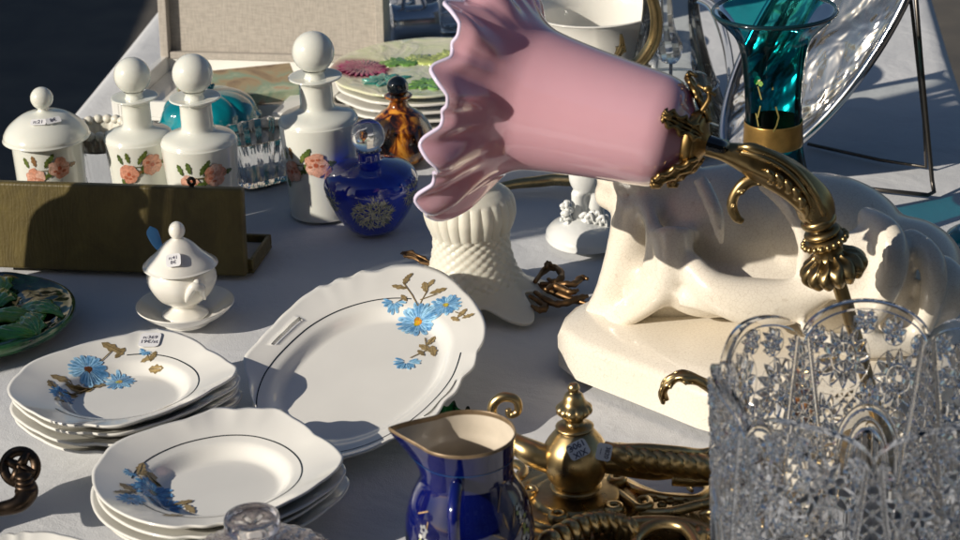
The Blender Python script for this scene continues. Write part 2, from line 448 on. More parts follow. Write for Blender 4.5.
# ================================================================== plates
def outline(th, ph=0, amp=1.0, sq=.24):
    a = th-ph
    d = ((a+pi/4) % (pi/2))-pi/4                    # angle from the nearest corner
    e = d/(pi/4)
    nn = 1.2+ (1-sq)*.42 if sq > .2 else 1.75
    base = .5*(abs(cos(a))**nn+abs(sin(a))**nn)**(-1/nn) + .5*(abs(cos(a))**1.9+abs(sin(a))**1.9)**(-1/1.9)
    base = .955*base + .02 - .05*smooth(.10, 0, abs(e))
    # bracket scallops near each corner
    s = 0
    if abs(e) < .62: s = .022*abs(cos(e*pi/.62*1.5)) - .012
    else: s = -.006
    return base + amp*s
class Plate:
    def __init__(s, R, ring=.70, well=.50, rise=.016, wd=.010, ph=0, slots=(), th=.004, amp=1.0, sq=.24):
        s.R, s.ring, s.well, s.rise, s.wd, s.ph, s.slots, s.th, s.amp, s.sq = R, ring, well, rise, wd, ph, slots, th, amp, sq
    def r(s, a, t):
        w_ = smooth(s.well*.9, 1.0, t); return s.R*t*(.93*(1-w_)+outline(a, s.ph, s.amp, s.sq)*w_)
    def zt(s, t):
        return s.wd*smooth(s.well, s.well+.14, t) + (s.rise)*max(0, (t-s.well-.08)/(1-s.well-.08))**1.15 + .004
    def t_of(s, x, y):
        a = atan2(y, x); q = sqrt(x*x+y*y); lo, hi = 0, 1.0
        for _ in range(14):
            mid = (lo+hi)/2
            if s.r(a, mid) < q: lo = mid
            else: hi = mid
        return lo
    def on(s, x, y, off=0): return (x, y, s.zt(s.t_of(x, y))+.0004+off)
    def mesh(s, na=192):
        mb = MB(); ts = [0.001]+[i/40 for i in range(1, 41)]
        inslot = lambda a, t: any(abs(((a-c+pi) % (2*pi))-pi) < hwid and t0 <= t <= t1 for c, hwid, t0, t1 in s.slots)
        v = []; f = []; nt_ = len(ts)
        for lay in (0, 1):
            for t in ts:
                for j in range(na):
                    a = 2*pi*j/na; r = s.r(a, t); z = s.zt(t)
                    if lay: z -= s.th*(.5 + .5*min(1, (1-t)*12)); 
                    if lay and t < .52*1.0 and t > .44: z = min(z, .0)
                    if lay and t >= .97: r *= .997
                    v.append((r*cos(a), r*sin(a), z))
        def hole(i, j):
            tm = (ts[i]+ts[i+1])/2; am = 2*pi*(j+.5)/na; return inslot(am, tm)
        for i in range(nt_-1):
            for j in range(na):
                k = (j+1) % na
                if hole(i, j): continue
                o = nt_*na
                f.append((i*na+j, (i+1)*na+j, (i+1)*na+k, i*na+k))
                f.append((o+i*na+j, o+i*na+k, o+(i+1)*na+k, o+(i+1)*na+j))
                if s.slots:
                    for (ii, jj, p, q) in ((i-1, j, (i, j), (i, k)), (i+1, j, (i+1, k), (i+1, j)), (i, j-1, (i+1, j), (i, j)), (i, j+1, (i, k), (i+1, k))):
                        if 0 <= ii < nt_-1 and hole(ii, jj % na):
                            A = p[0]*na+p[1]; B = q[0]*na+q[1]; f.append((A, o+A, o+B, B))
        o = nt_*na; i = nt_-1
        for j in range(na):
            k = (j+1) % na; f.append((i*na+j, o+i*na+j, o+i*na+k, i*na+k))
        mb.add(v, f, col=(1, 1, 1, 1)); return mb
    def ringline(s, mb, a0, a1, width=.0011, mi=2):
        n = 120; v = []; f = []
        for i in range(n+1):
            a = a0+(a1-a0)*i/n
            for k in (-1, 1):
                q = s.R*s.ring*.93*(1+.05*cos(4*(a-s.ph)))+k*width/2
                v.append(s.on(q*cos(a), q*sin(a), .00005))
        for i in range(n): f.append((2*i, 2*i+1, 2*i+3, 2*i+2))
        mb.add(v, f, mi=mi, col=(0, 0, 0, 1))

OFF = [0]; CUR = {}
class PlateP(Plate):
    """a plate whose outline (and ring) is a hand-shaped closed curve in its own plane"""
    def shape(s, pts, ringpts=None, rf=.8):
        def table(pts):
            q = sorted((atan2(y, x) % (2*pi), sqrt(x*x+y*y)) for x, y in pts)
            A = np.array([a for a, _ in q]); Rr_ = np.array([r for _, r in q])
            g_ = np.linspace(0, 2*pi, 361)[:-1]; v_ = np.interp(g_, A, Rr_, period=2*pi)
            return v_
        s.out = table(pts); k_ = np.array([1, 2, 3, 2, 1])/9.; s.out = sum(np.roll(s.out, i-2)*k_[i] for i in range(5))
        s.rf = rf; s.R = float(s.out.mean())
        if ringpts:
            s.rg = table(ringpts); n_ = 25; s.rg = sum(np.roll(s.rg, i-12) for i in range(n_))/n_
        else:
            c_ = s.out.copy(); n_ = 61; c_ = sum(np.roll(c_, i-30) for i in range(n_))/n_; s.rg = rf*(.72*c_+.28*s.R)*.985
        s.sc = sum(np.roll(s.rg, i-30) for i in range(61))/61/rf
        return s
    def at(s, T, a):
        f_ = (a % (2*pi))/(2*pi)*360; i = int(f_); f_ -= i; return T[i % 360]*(1-f_)+T[(i+1) % 360]*f_
    def r(s, a, t):
        w_ = smooth(s.rf, 1.0, t); w2_ = smooth(s.well*.6, s.rf, t)
        inner = s.R*.97*(1-w2_)+s.at(s.rg, a)/s.rf*w2_ if s.round else s.at(s.rg, a)/s.rf
        return t*(inner*(1-w_)+s.at(s.out, a)*w_)
    round = True
    def ringline(s, mb, a0, a1, width=.0011, mi=2):
        n = 160; v = []
        for i in range(n+1):
            a = a0+(a1-a0)*i/n
            for k in (-1, 1):
                q = s.at(s.rg, a)*.99+k*width/2; v.append(s.on(q*cos(a), q*sin(a), -.0002))
        mb.add(v, [(2*i, 2*i+1, 2*i+3, 2*i+2) for i in range(n)], mi=mi, col=(0, 0, 0, 1))
def nxt(): OFF[0] += 1; return (OFF[0] % 90)*.000004
def petal(a, L, w_, cx, cy_, inner=.2):
    ca, sa = cos(a), sin(a); pts = []
    for t, h in ((inner, .12), (.45, .62), (.72, 1), (.9, .8), (1.0, .25), (.94, 0), (1.0, -.25), (.9, -.8), (.72, -1), (.45, -.62), (inner, -.12)):
        x, y = L*t, w_*h; pts.append((cx+x*ca-y*sa, cy_+x*sa+y*ca))
    return pts
def daisy(mb, fm, cx, cy_, R, n=13, cen=(.45, .26, .03), hue=0, a0=0, frac=1.0, blue=((.06, .22, .44), (.28, .52, .70))):
    n = int(n*1.4)
    for lay in (0, 1):
        for i in range(n):
            a = a0+2*pi*frac*(i+.5*lay)/n + R_.uniform(-.1, .1)
            L = R*(1.0-.2*lay)*R_.uniform(.88, 1.06)
            t = R_.random(); c = tuple(blue[0][k]*(1-t)+blue[1][k]*t for k in range(3))
            c2 = tuple(min(1, x*1.3+.08) for x in c)
            mb.poly(petal(a, L, L*.125, cx, cy_), fm, c2, c, rings=5, off=nxt())
            mb.poly(petal(a, L*.85, L*.018, cx, cy_, .3), fm, blue[0], rings=2, off=nxt()+.00005)
    if cen:
        for i in range(9):
            a = R_.uniform(0, 2*pi); q = R*.13*R_.random()
            s = R*.13
            mb.poly([(cx+q*cos(a)+s*cos(x*pi/4), cy_+q*sin(a)+s*sin(x*pi/4)) for x in range(8)], fm,
                    tuple(c*R_.uniform(.4, 1.3) for c in cen), rings=2, off=nxt()+.0001)
def leafp(mb, fm, cx, cy_, L, a, w_=.30, c=(.30, .22, .10)):
    pts = []
    for t, h in ((-.5, 0), (-.3, .6), (-.15, .55), (0, 1), (.15, .6), (.3, .7), (.5, 0), (.3, -.7), (.15, -.6), (0, -1), (-.15, -.55), (-.3, -.6)):
        x, y = L*t, L*w_*h*.8; pts.append((cx+x*cos(a)-y*sin(a), cy_+x*sin(a)+y*cos(a)))
    k = R_.uniform(.75, 1.25)
    mb.poly(pts, fm, tuple(x*k for x in c), tuple(min(1, x*k*1.5) for x in c), rings=2, off=nxt())
    mb.poly([(cx+(t*L)*cos(a)-h*L*sin(a), cy_+(t*L)*sin(a)+h*L*cos(a)) for t, h in ((-.5, .02), (.45, .008), (.45, -.008), (-.5, -.02))], fm, tuple(x*.75 for x in c), rings=2, off=nxt()+.00005)
def stem(mb, fm, p, q, w_=.0005, c=(.25, .18, .08)):
    d = Vector((q[0]-p[0], q[1]-p[1])); n_ = Vector((-d.y, d.x)).normalized()*w_
    mb.poly([(p[0]+n_.x, p[1]+n_.y), (q[0]+n_.x, q[1]+n_.y), (q[0]-n_.x, q[1]-n_.y), (p[0]-n_.x, p[1]-n_.y)], fm, c, rings=3, off=nxt())

def place_plate(pl, mw, label, deco=None, gap=(0, 0), ringcol=True, group=None, cat='plate', name='square_plate'):
    mb = pl.mesh()
    if ringcol: pl.ringline(mb, gap[0], gap[1])
    CUR['pl'] = pl
    if deco: deco(mb, pl.on)
    o = mb.build(name, ['plate', 'decal', 'line'], mw=mw)
    return tag(o, label, cat, group)
def px_local(mw, px, py, zl):
    """photo pixel -> local xy on the plane z=zl of a placed thing"""
    n = mw.to_3x3() @ Vector((0, 0, 1)); o = mw @ Vector((0, 0, zl)); q = mw.inverted() @ RP(px, py, o, n)
    pl = CUR.get('pl')
    if pl is None: return q.x, q.y
    for _ in range(6):
        z = pl.on(q.x, q.y)[2]; o = mw @ Vector((0, 0, z)); q = mw.inverted() @ RP(px, py, o, n)
    return q.x, q.y

def stack(cx, cy_, Rpx, n, rot, zt_, words, decof, group, gap, pts):
    top = P(cx, cy_, .046); base = Vector((top.x, top.y, 0)); R = Rpx*K(top)
    step = zt_/n
    src = None
    for i in range(n):
        if i == 0:
            loc_ = [P(x, y, .0464)-top for x, y in pts]; ca_, sa_ = cos(-rot), sin(-rot)
            PL = PlateP(R, rise=.011, wd=.008).shape([(p.x*ca_-p.y*sa_, p.x*sa_+p.y*ca_) for p in loc_], rf=.72)
        pl = PL
        z = .001 + (n-1-i)*.0078
        jx, jy, ja = (0, 0, 0) if i == 0 else (R_.uniform(-.003, .003), R_.uniform(-.003, .003), R_.uniform(-.05, .05))
        mw = Matrix.Translation((base.x+jx, base.y+jy, z)) @ Matrix.Rotation(rot+ja, 4, 'Z')
        if i == 0:
            o = place_plate(pl, mw, words[0], lambda mb, fm: decof(mb, fm, mw, R), gap, group=group); top_mw = mw; tpl = pl; topo = o
        else:
            if src is None:
                src = place_plate(pl, mw, words[i], None, (0, 2*pi), group=group)
            else:
                o = src.copy(); COL.objects.link(o); o.matrix_world = mw; tag(o, words[i], 'plate', group)
    return topo, top_mw, tpl, R
def tan_leaves(mb, fm, mw, L, z=.016):
    for (x, y, s, a) in L:
        lx, ly = px_local(mw, x, y, z); leafp(mb, fm, lx, ly, s*1.1, a)

def deco1(mb, fm, mw, R):
    k = K(mw.translation); q = lambda x, y: px_local(mw, x, y, .014)
    tan_leaves(mb, fm, mw, [(112, 349, .018, 2.6), (120, 353, .013, 1), (148, 358, .012, .4), (153, 356, .011, 1.2), (155, 361, .012, 2.8), (62, 379, .018, 2.8), (52, 385, .014, 2), (80, 390, .02, .2), (98, 386, .014, .3), (68, 392, .014, .3), (60, 399, .012, 1)])
    stem(mb, fm, q(112, 352), q(100, 362)); stem(mb, fm, q(146, 353), q(150, 360), .0003); stem(mb, fm, q(98, 386), q(70, 392))
    daisy(mb, fm, *q(61, 394), 13*k, 8, (.05, .05, .02), a0=3, blue=((.02, .10, .30), (.06, .24, .45)))
    daisy(mb, fm, *q(118, 371), 17*k, 10, (.55, .42, .12))
    daisy(mb, fm, *q(88, 369), 21*k, 14, (.16, .08, .02))
    daisy(mb, fm, *q(146, 351), 8*k, 5, None, a0=2.6, frac=.5)
def deco2(mb, fm, mw, R):
    k = K(mw.translation); q = lambda x, y: px_local(mw, x, y, .014)
    tan_leaves(mb, fm, mw, [(141, 469, .015, 1.4), (147, 474, .014, .3), (152, 477, .014, 2.6), (128, 488, .015, 2.4), (122, 492, .012, .4), (183, 503, .014, .3), (190, 509, .014, 2), (173, 515, .014, .1), (165, 508, .012, 2)])
    stem(mb, fm, q(140, 476), q(146, 488)); stem(mb, fm, q(124, 492), q(138, 494)); stem(mb, fm, q(180, 508), q(165, 500))
    daisy(mb, fm, *q(131, 499), 15*k, 9, None, a0=2, blue=((.02, .12, .34), (.10, .30, .52)))
    daisy(mb, fm, *q(167, 508), 17*k, 9, None, a0=4, blue=((.02, .10, .30), (.06, .26, .48)))
    daisy(mb, fm, *q(153, 493), 21*k, 13, (.10, .08, .03), blue=((.02, .14, .38), (.12, .36, .58)))
    daisy(mb, fm, *q(131, 472), 9*k, 5, None, a0=2.6, frac=.5)
G1 = 'cream square plates in the back stack'; G2 = 'cream square plates in the front stack'
OUT1 = [(7,390),(10,383),(14,378),(19,374),(25,367),(33,362),(67,350),(103,340),(128,335),(140,331),(149,331),(157,329),(166,331),(173,332),(187,337),(207,350),(228,362),(238,368),(234,377),(213,389),(180,406),(147,418),(120,426),(104,427),(88,425),(72,426),(55,423),(33,413),(17,403),(9,396)]
OUT2 = [(92,479),(93,470),(98,463),(103,456),(108,449),(120,441),(150,430),(186,420),(205,413),(213,409),(226,408),(236,410),(250,408),(264,409),(277,408),(293,418),(315,435),(340,452),(344,458),(339,468),(320,483),(290,501),(250,517),(232,523),(218,524),(205,527),(190,526),(176,528),(150,524),(118,512),(98,496)]
t1, mw1, pl1, R1 = stack(124, 379, 118, 4, radians(4), .036,
    ['top cream scalloped plate with blue flowers and a price sticker, back stack', 'second plate from the top of the back stack near the green plate',
     'third plate from the top of the back stack near the green plate', 'bottom plate of the back stack near the green plate'], deco1, G1, (radians(-150), radians(92)), OUT1)
t2, mw2, pl2, R2 = stack(217, 468, 128, 4, radians(6), .036,
    ['top cream scalloped plate with a blue flower at its left, front stack', 'second plate from the top of the front stack beside the cobalt jug',
     'third plate from the top of the front stack beside the cobalt jug', 'bottom plate of the front stack beside the cobalt jug'], deco2, G2, (radians(-150), radians(172)), OUT2)
def sticker(parent, mw, w_, h, lines, size, name='price_sticker'):
    b = MB(); n = 5; r = min(w_, h)*.22; pts = []
    for cx, cy_, a0 in ((w_/2-r, h/2-r, 0), (-w_/2+r, h/2-r, pi/2), (-w_/2+r, -h/2+r, pi), (w_/2-r, -h/2+r, 1.5*pi)):
        for i in range(n): a = a0+pi/2*i/(n-1); pts.append((cx+r*cos(a), cy_+r*sin(a)))
    m_ = len(pts); b.add([(x, y, 0) for x, y in pts]+[(x, y, .0003) for x, y in pts], [tuple(range(m_, 2*m_)), tuple(range(m_))[::-1]]+[(i, (i+1) % m_, m_+(i+1) % m_, m_+i) for i in range(m_)])
    o = b.build(name, 'label', parent, False, mw=mw)
    for i, l in enumerate(lines):
        text(l, size, o, Matrix.Translation((0, (len(lines)/2-.5-i)*size*1.0, .0004)))
    return o
CUR['pl'] = pl1
lx, ly = px_local(mw1, 150, 341, .024); q = Vector(pl1.on(lx, ly, .0012))
cxv = Vector(px_local(mw1, 160, 340, .024))-Vector(px_local(mw1, 140, 340, .024))
aa = atan2(cxv.y, cxv.x)
sticker(t1, Matrix.Translation(q) @ Matrix.Rotation(aa, 4, 'Z') @ Matrix.Rotation(.24, 4, 'X'), .017, .018, ['n:369', '19€/st'], .0055)

CUR.clear()
# single plate, lower left corner
c = P(14, 590, .02); R = 112*K(c)
place_plate(Plate(R, rise=.011, wd=.008), Matrix.Translation((c.x, c.y, .001)) @ Matrix.Rotation(.15, 4, 'Z'), 'single cream plate with a dark ring line, cut by the lower left corner', None, (0, 2*pi), group=None)

# oval serving platter, propped up at its back
pc = P(362, 357, .034); k = K(pc)
tilt = Matrix.Rotation(radians(8), 4, 'X') @ Matrix.Rotation(radians(-3), 4, 'Y')
mwp = Matrix.Translation(pc) @ tilt @ Matrix.Rotation(radians(3), 4, 'Z') @ Matrix.Translation((0, 0, -.012))
pp = PlateP(128*k, well=.62, rise=.008, wd=.007, slots=())
OUT3 = [(243,352),(256,338),(272,321),(290,303),(303,291),(312,286),(319,280),(328,281),(337,273),(350,273),(361,265),(378,266),(393,260),(418,259),(440,266),(462,284),(478,303),(485,318),(484,335),(477,346),(474,362),(462,372),(456,387),(444,396),(436,411),(420,416),(405,429),(390,433),(368,445),(340,453),(318,456),(290,443),(268,422),(254,400),(247,375)]
RNG3 = [(254,402),(256,385),(262,366),(275,350),(292,334),(310,317),(327,306),(358,294),(389,288),(420,290),(446,302),(460,318),(462,335),(457,350),(440,382),(420,402),(401,417),(372,433),(343,444),(310,446),(280,436),(262,420)]
_z = .030; lc = lambda P_: [px_local(mwp, x, y, _z) for x, y in P_]
pp.shape(lc(OUT3), [px_local(mwp, x, y, .022) for x, y in RNG3], rf=.84); pp.round = False
sa1 = px_local(mwp, 283, 323, _z); sa2 = px_local(mwp, 440, 388, _z)
pp.slots = ((atan2(sa1[1], sa1[0]), radians(16), .90, .93), (atan2(sa2[1], sa2[0]), radians(14), .90, .93))
def deco3(mb, fm):
    kk = K(pc); q = lambda x, y: px_local(mwp, x, y, .012)
    tan_leaves(mb, fm, mwp, [(399, 287, .013, 2.6), (406, 280, .012, 1.2), (409, 276, .009, .8), (425, 287, .014, 1.6), (431, 283, .010, 1), (438, 291, .014, .2), (404, 298, .009, 2), (462, 313, .011, .8), (468, 316, .010, .1), (455, 319, .010, 2.2), (425, 348, .014, 2.2), (431, 341, .012, 1), (433, 351, .015, 1.6), (421, 353, .010, 2)], .012)
    for a, b_ in (((404, 284), (412, 295)), ((412, 295), (418, 306)), ((427, 291), (419, 306)), ((437, 294), (420, 300)), ((404, 298), (396, 303)), ((425, 338), (427, 350)), ((427, 350), (410, 358)), ((455, 312), (465, 316))):
        stem(mb, fm, q(*a), q(*b_))
    daisy(mb, fm, *q(394, 302), 13*kk, 6, None, a0=2.6, frac=.6, blue=((.05, .22, .45), (.25, .5, .7)))
    daisy(mb, fm, *q(446, 305), 18*kk, 11, (.50, .38, .10))
    daisy(mb, fm, *q(418, 321), 23*kk, 14, (.55, .30, .02))
    daisy(mb, fm, *q(406, 362), 15*kk, 7, None, a0=2.4, frac=.7, blue=((.05, .22, .45), (.25, .5, .7)))
place_plate(pp, mwp, 'large cream cake platter with blue flowers and cut-out handles, tilted up', deco3, (radians(60), radians(350)), cat='platter', name='cake_platter')
# ================================================================== milk glass toilet set
def cylmap(base_r, cx_ang=-pi/2):
    """2D (x along arc, z) on an upright lathe with radius function base_r(z)"""
    def fn(x, z, off):
        r = base_r(z)+.0003+off; a = cx_ang+x/r
        return (r*cos(a), r*sin(a), z)
    return fn
def rose(mb, fm, x, z, s):
    for i in range(7):
        a = 2*pi*i/7+R_.uniform(-.3, .3); q = s*.55
        c = R_.choice([(.80, .42, .30), (.72, .33, .22), (.85, .52, .40)])
        pts = [(x+q*cos(a)+s*.52*cos(t*pi/5)*R_.uniform(.8, 1.1), z+q*sin(a)*1.0+s*.52*sin(t*pi/5)*R_.uniform(.8, 1.1)) for t in range(10)]
        mb.poly(pts, fm, tuple(v*.8 for v in c), c, rings=2, off=nxt())
    for i in range(4):
        a = R_.uniform(0, 6.3); mb.poly([(x+s*.5*cos(a)+s*.2*cos(t*pi/4), z+s*.5*sin(a)+s*.12*sin(t*pi/4)) for t in range(8)], fm, (.48, .15, .08), rings=2, off=nxt()+.0001)
    mb.poly([(x+s*.2*cos(t*pi/4), z+s*.2*sin(t*pi/4)) for t in range(8)], fm, (.5, .12, .06), rings=2, off=nxt()+.00015)
def spray(mb, fm, s, dx=0, dz=0):
    stem(mb, fm, (dx-s*1.6, dz+s*.1), (dx+s*2.2, dz+s*.35), s*.06, (.12, .10, .03))
    for x, z, a in ((-.1, .9, 1.1), (.3, 1.3, 1.0), (-1.3, 1.1, 1.8), (-2.1, .9, 2.0), (.1, .0, 4.5), (2.2, .35, .1), (-.4, -.4, 3.6), (-1.9, -1.5, 5)):
        leafp(mb, fm, dx+x*s, dz+z*s, s*1.1, a, .3, R_.choice([(.10, .13, .03), (.22, .12, .05), (.08, .12, .03)]))
    rose(mb, fm, dx+1.0*s, dz+.3*s, s); rose(mb, fm, dx-1.3*s, dz-.5*s, s*.95)
def cam_ang(B): return atan2(CAM.y-B.y, CAM.x-B.x)
def milk_bottle(bx, by, hpx, rpx, label, sidefrac=0, decz=.42):
    B = P(bx, by); k = K(B); H = hpx*k/.93; r = rpx*k
    t = thing('toilet_water_bottle', label, 'bottle', B, 0, 'milk glass bottles with peach roses')
    zs = H*.60; pr = [(0, .001), (r*.80, .001), (r*.88, .003), (r*.90, .02), (r*.93, zs*.5), (r*1.0, zs*.88), (r*.99, zs*.93), (r*.9, zs*.975), (r*.55, zs*1.02), (r*.43, zs*1.06),
          (r*.42, H*.70), (r*.42, H*.765), (r*.5, H*.785), (r*.66, H*.80), (r*.67, H*.805), (r*.64, H*.81), (r*.3, H*.80), (0, H*.795)]
    b = MB(); b.lathe(pr, 64, smooth=4)
    b.c = {i: (1, 1, 1, 1) for i in range(len(b.v))}
    rr = lambda z: r*(.90+.10*min(1, max(0, z/(zs*.88))))
    fm = cylmap(rr, cam_ang(B)+.1)
    spray(b, fm, r*.31, r*sidefrac, zs*decz)
    b.build('body', ['opal', 'decal'], t)
    b = MB(); b.lathe([(0, H*.77), (r*.27, H*.79), (r*.25, H*.815), (r*.24, H*.83), (r*.30, H*.845)], 32)
    rb = r*.53; b.ball((0, 0, H*.835+rb*.95), rb, 32); b.build('stopper', 'opal', t)
    return t
milk_bottle(148, 222, 152, 34, 'left milk glass bottle with ball stopper, beside the covered jar', -.1, .70)
milk_bottle(208, 234, 166, 37.5, 'middle milk glass bottle with ball stopper, behind the olive case', -.05, .66)
milk_bottle(325, 211, 163, 39, 'right milk glass bottle with ball stopper, beside the cobalt bottle', -.55, .56)
B = P(58, 228); k = K(B); r = 36*k; H = 90*k/.93
t = thing('covered_jar', 'squat milk glass jar with domed lid and peach roses, far left', 'jar', B)
b = MB(); b.lathe([(0, .001), (r*.84, .001), (r*.9, .004), (r*.93, H*.4), (r*.97, H*.98), (r*.95, H), (r*.88, H), (r*.86, H*.9), (0, H*.88)], 64)
b.c = {i: (1, 1, 1, 1) for i in range(len(b.v))}
spray(b, cylmap(lambda z: r*(.92+.05*z/H), cam_ang(B)+.05), r*.30, -.1*r, H*.74)
b.build('body', ['opal', 'decal'], t)
b = MB(); b.lathe([(0, H*.99), (r*1.1, H*.99), (r*1.16, H*1.02), (r*1.14, H*1.06), (r*.98, H*1.14), (r*.62, H*1.235), (r*.25, H*1.27), (r*.15, H*1.29), (r*.14, H*1.32)], 64)
lid = b.build('lid', 'opal', t)
b = MB(); b.ball((0, 0, H*1.32+r*.25), r*.31, 28); b.build('knob', 'opal', lid)
for da, txt in ((-.25, ['n:21']), (.35, ['8€'])):
    a = cam_ang(B)+da; n_ = Vector((cos(a)*.55, sin(a)*.55, .84)).normalized()
    o_ = Vector((cos(a)*r*.66, sin(a)*r*.66, H*1.235))+n_*.001
    sticker(lid, frame_from(n_, o_, Vector((-sin(a), cos(a), 0))), r*.42, r*.2, txt, r*.16)

# crystal tumbler with a white beaded rim behind
B = P(108, 205); k = K(B); r = 27*k; H = 78*k/.93
t = thing('crystal_goblet', 'cut crystal goblet with a scalloped rim behind the left bottle', 'goblet', B)
b = MB(); n_ = 72
b.lathe([(0, .001), (r*.6, .001), (r*.62, .004), (r*.66, H*.3), (r*.8, H*.7), (r*1.05, H*.98), (r*1.0, H*.985), (r*.74, H*.68), (r*.58, H*.3), (r*.5, H*.1), (0, H*.08)], n_,
        lambda a, u, rr, z: (rr*(1+.035*abs(sin(9*a))*(u < .5)+.05*sin(14*a)*(z > H*.9)), z-(.03*H*abs(sin(7*a)) if z > H*.9 else 0)))
b.build('bowl', 'crystal', t)
b = MB()
for i in range(18):
    a = 2*pi*i/18; b.ball((r*1.0*cos(a), r*1.0*sin(a), H*.975), (r*.2, r*.2, r*.17), 12)
b.lathe([(r*.80, H*.74), (r*.88, H*.8), (r*1.0, H*.97), (r*.92, H*.97), (r*.8, H*.8)], 54, lambda a, u, rr, z: (rr*(1+.03*cos(18*a)), z), close=True, smooth=2)
b.build('beaded_rim', 'frost', t)

# low cut crystal basket between the bottles
B = P(262, 178); k = K(B); a0 = .35
t = thing('crystal_bowl', 'rectangular cut crystal bowl behind the middle milk glass bottle', 'bowl', B, .55)
b = MB(); hx, hy, H = 42*k, 36*k, 46*k/.93
def ring_(s, z, cut=0):
    out = []
    for i in range(80):
        a = 2*pi*i/80; c, s_ = cos(a), sin(a); q = (abs(c)**4+abs(s_)**4)**-.25
        w_ = 1+cut*(abs(((i*.5) % 2)-1)-.5); out.append((hx*s*q*c*w_, hy*s*q*s_*w_, z+cut*.06*H*(i % 4 == 0)*(z > H*.9)))
    return out
rings = [ring_(.02, .001), ring_(.7, .001), ring_(.74, .004, .03), ring_(.8, H*.3, .07), ring_(.88, H*.6, .07), ring_(1.0, H, .08), ring_(.93, H, .02), ring_(.8, H*.5), ring_(.66, H*.14), ring_(.02, H*.12)]
v = [p for rg in rings for p in rg]; f = [(i*80+j, i*80+(j+1) % 80, (i+1)*80+(j+1) % 80, (i+1)*80+j) for i in range(len(rings)-1) for j in range(80)]
b.add(v, f); b.build('bowl', 'crystal', t, smooth=False)

# teal covered dish
B = P(212, 142); k = K(B); r = 50*k
t = thing('covered_dish', 'glossy teal melon-shaped covered dish behind the milk glass bottles', 'dish', B)
rib = lambda a, u, rr, z: (rr*(1-.10*(1-abs(sin(4*a+.3*sin(z*90))))**2), z)
b = MB(); b.lathe([(0, .001), (r*.6, .001), (r*.8, .01), (r*.98, r*.3), (r*1.0, r*.45), (r*.96, r*.47), (0, r*.46)], 96, rib); b.build('bowl', 'tealglaze', t)
b = MB(); b.lathe([(0, r*.47), (r*.98, r*.48), (r*.99, r*.56), (r*.88, r*.82), (r*.6, r*1.0), (r*.25, r*1.06), (0, r*1.04)], 96, rib)
lid = b.build('lid', 'tealglaze', t)
b = MB(); b.tube([(0, 0, r*1.02), (.003, 0, r*1.12), (.008, .002, r*1.2)], [r*.08, r*.07, r*.02]); b.ball((0, 0, r*1.18), r*.1, 16); b.build('knob', 'tealglaze', lid)

# ---------------- open linen case with picture cover in it
B = P(165, 72); B2 = P(388, 78); k = K(B)
e = (B2-B); W = e.length; ez = atan2(e.y, e.x); D = .17
t = thing('linen_case', 'open linen-covered presentation case with its lid standing upright', 'case', B, ez)
shear = -.25
b = MB()
def skbox(b, x0, y0, x1, y1, z0, z1):
    v = [(x+shear*(-y)*-1*(-1), y, z) for z in (z0, z1) for x, y in ((x0, y0), (x1, y0), (x1, y1), (x0, y1))]
    v = [(x, y, z) for x, y, z in v]; b.add(v, [(0,3,2,1),(4,5,6,7),(0,1,5,4),(1,2,6,5),(2,3,7,6),(3,0,4,7)])
b.box((0, -D, 0), (W, 0, .004)); b.box((0, -D, .004), (.008, 0, .022)); b.box((W-.008, -D, .004), (W, 0, .022)); b.box((.008, -D, .004), (W-.008, -D+.006, .022))
b.box((.008, -.006, .004), (W-.008, 0, .022)); b.build('tray', 'plate', t, False, bevel=.001)
lm = Matrix.Translation((0, .002, .018)) @ Matrix.Rotation(radians(-7), 4, 'X')
b = MB(); b.box((0, 0, 0), (W, .02, .24)); ld = b.build('lid', 'linen', t, False, mw=lm, bevel=.003)
b = MB(); b.box((0, -.012, 0), (.010, -.0005, .24)); b.box((W-.010, -.012, 0), (W, -.0005, .24)); b.box((.0105, -.010, 0), (W-.0105, -.0005, .008)); b.build('lid_rim', 'linen', ld, False, bevel=.001)
b = MB(); b.box((0.0, -.012, 0.0), (W*.43, -.002, .11)); 
o = MB().box((0, 0, 0), (.13, .10, .012)).build('picture_book', 'cover', mw=Matrix.Translation(P(182, 112, .024)) @ Matrix.Rotation(.18, 4, 'Z'), smooth=False, bevel=.001)
tag(o, 'book with a green and brown painted cover lying in the linen case', 'book')
o = MB().box((0, 0, 0), (.05, .10, .006)).build('white_card_box', 'plate', mw=Matrix.Translation(P(272, 118, .024)) @ Matrix.Rotation(-.28, 4, 'Z'), smooth=False, bevel=.001)
tag(o, 'slim glossy white card box lying beside the painted book', 'card box')

# ---------------- majolica plates
top = P(428, 68, .045); k = K(top); R = 96*k; B = Vector((top.x, top.y, 0))
m_, nt, b_ = new('painted majolica plate')
n1 = tex(nt, 'noise', 26, 4, .5, 1.2); n2 = tex(nt, 'noise', 11, 2, .5, .5); n2.inputs['Scale'].default_value = 13
c1 = ramp(nt, n1.outputs[0], [(.40, (.74, .72, .55)), (.52, (.66, .70, .44)), (.56, (.72, .72, .52)), (.60, (.75, .74, .58)), (.68, (.50, .64, .50)), (.74, (.75, .72, .60))])
tc = N(nt, 'ShaderNodeTexCoord'); vm = N(nt, 'ShaderNodeVectorMath', operation='DISTANCE'); vm.inputs[1].default_value = (-.072, .010, .01)
nt.links.new(tc.outputs['Object'], vm.inputs[0])
fm_ = ramp(nt, vm.outputs['Value'], [(.026, (1, 1, 1)), (.040, (0, 0, 0))])
c3 = ramp(nt, n1.outputs[0], [(.35, (.10, .02, .03)), (.5, (.30, .05, .10)), (.65, (.45, .15, .2))])
nt.links.new(mix(nt, fm_, c1, c3), b_.inputs['Base Color']); b_.inputs['Roughness'].default_value = .12; b_.inputs['Coat Weight'].default_value = .6
bump(nt, b_, n1.outputs[0], .8, .004); M['majtop'] = m_
G3 = 'painted majolica plates in a stack'
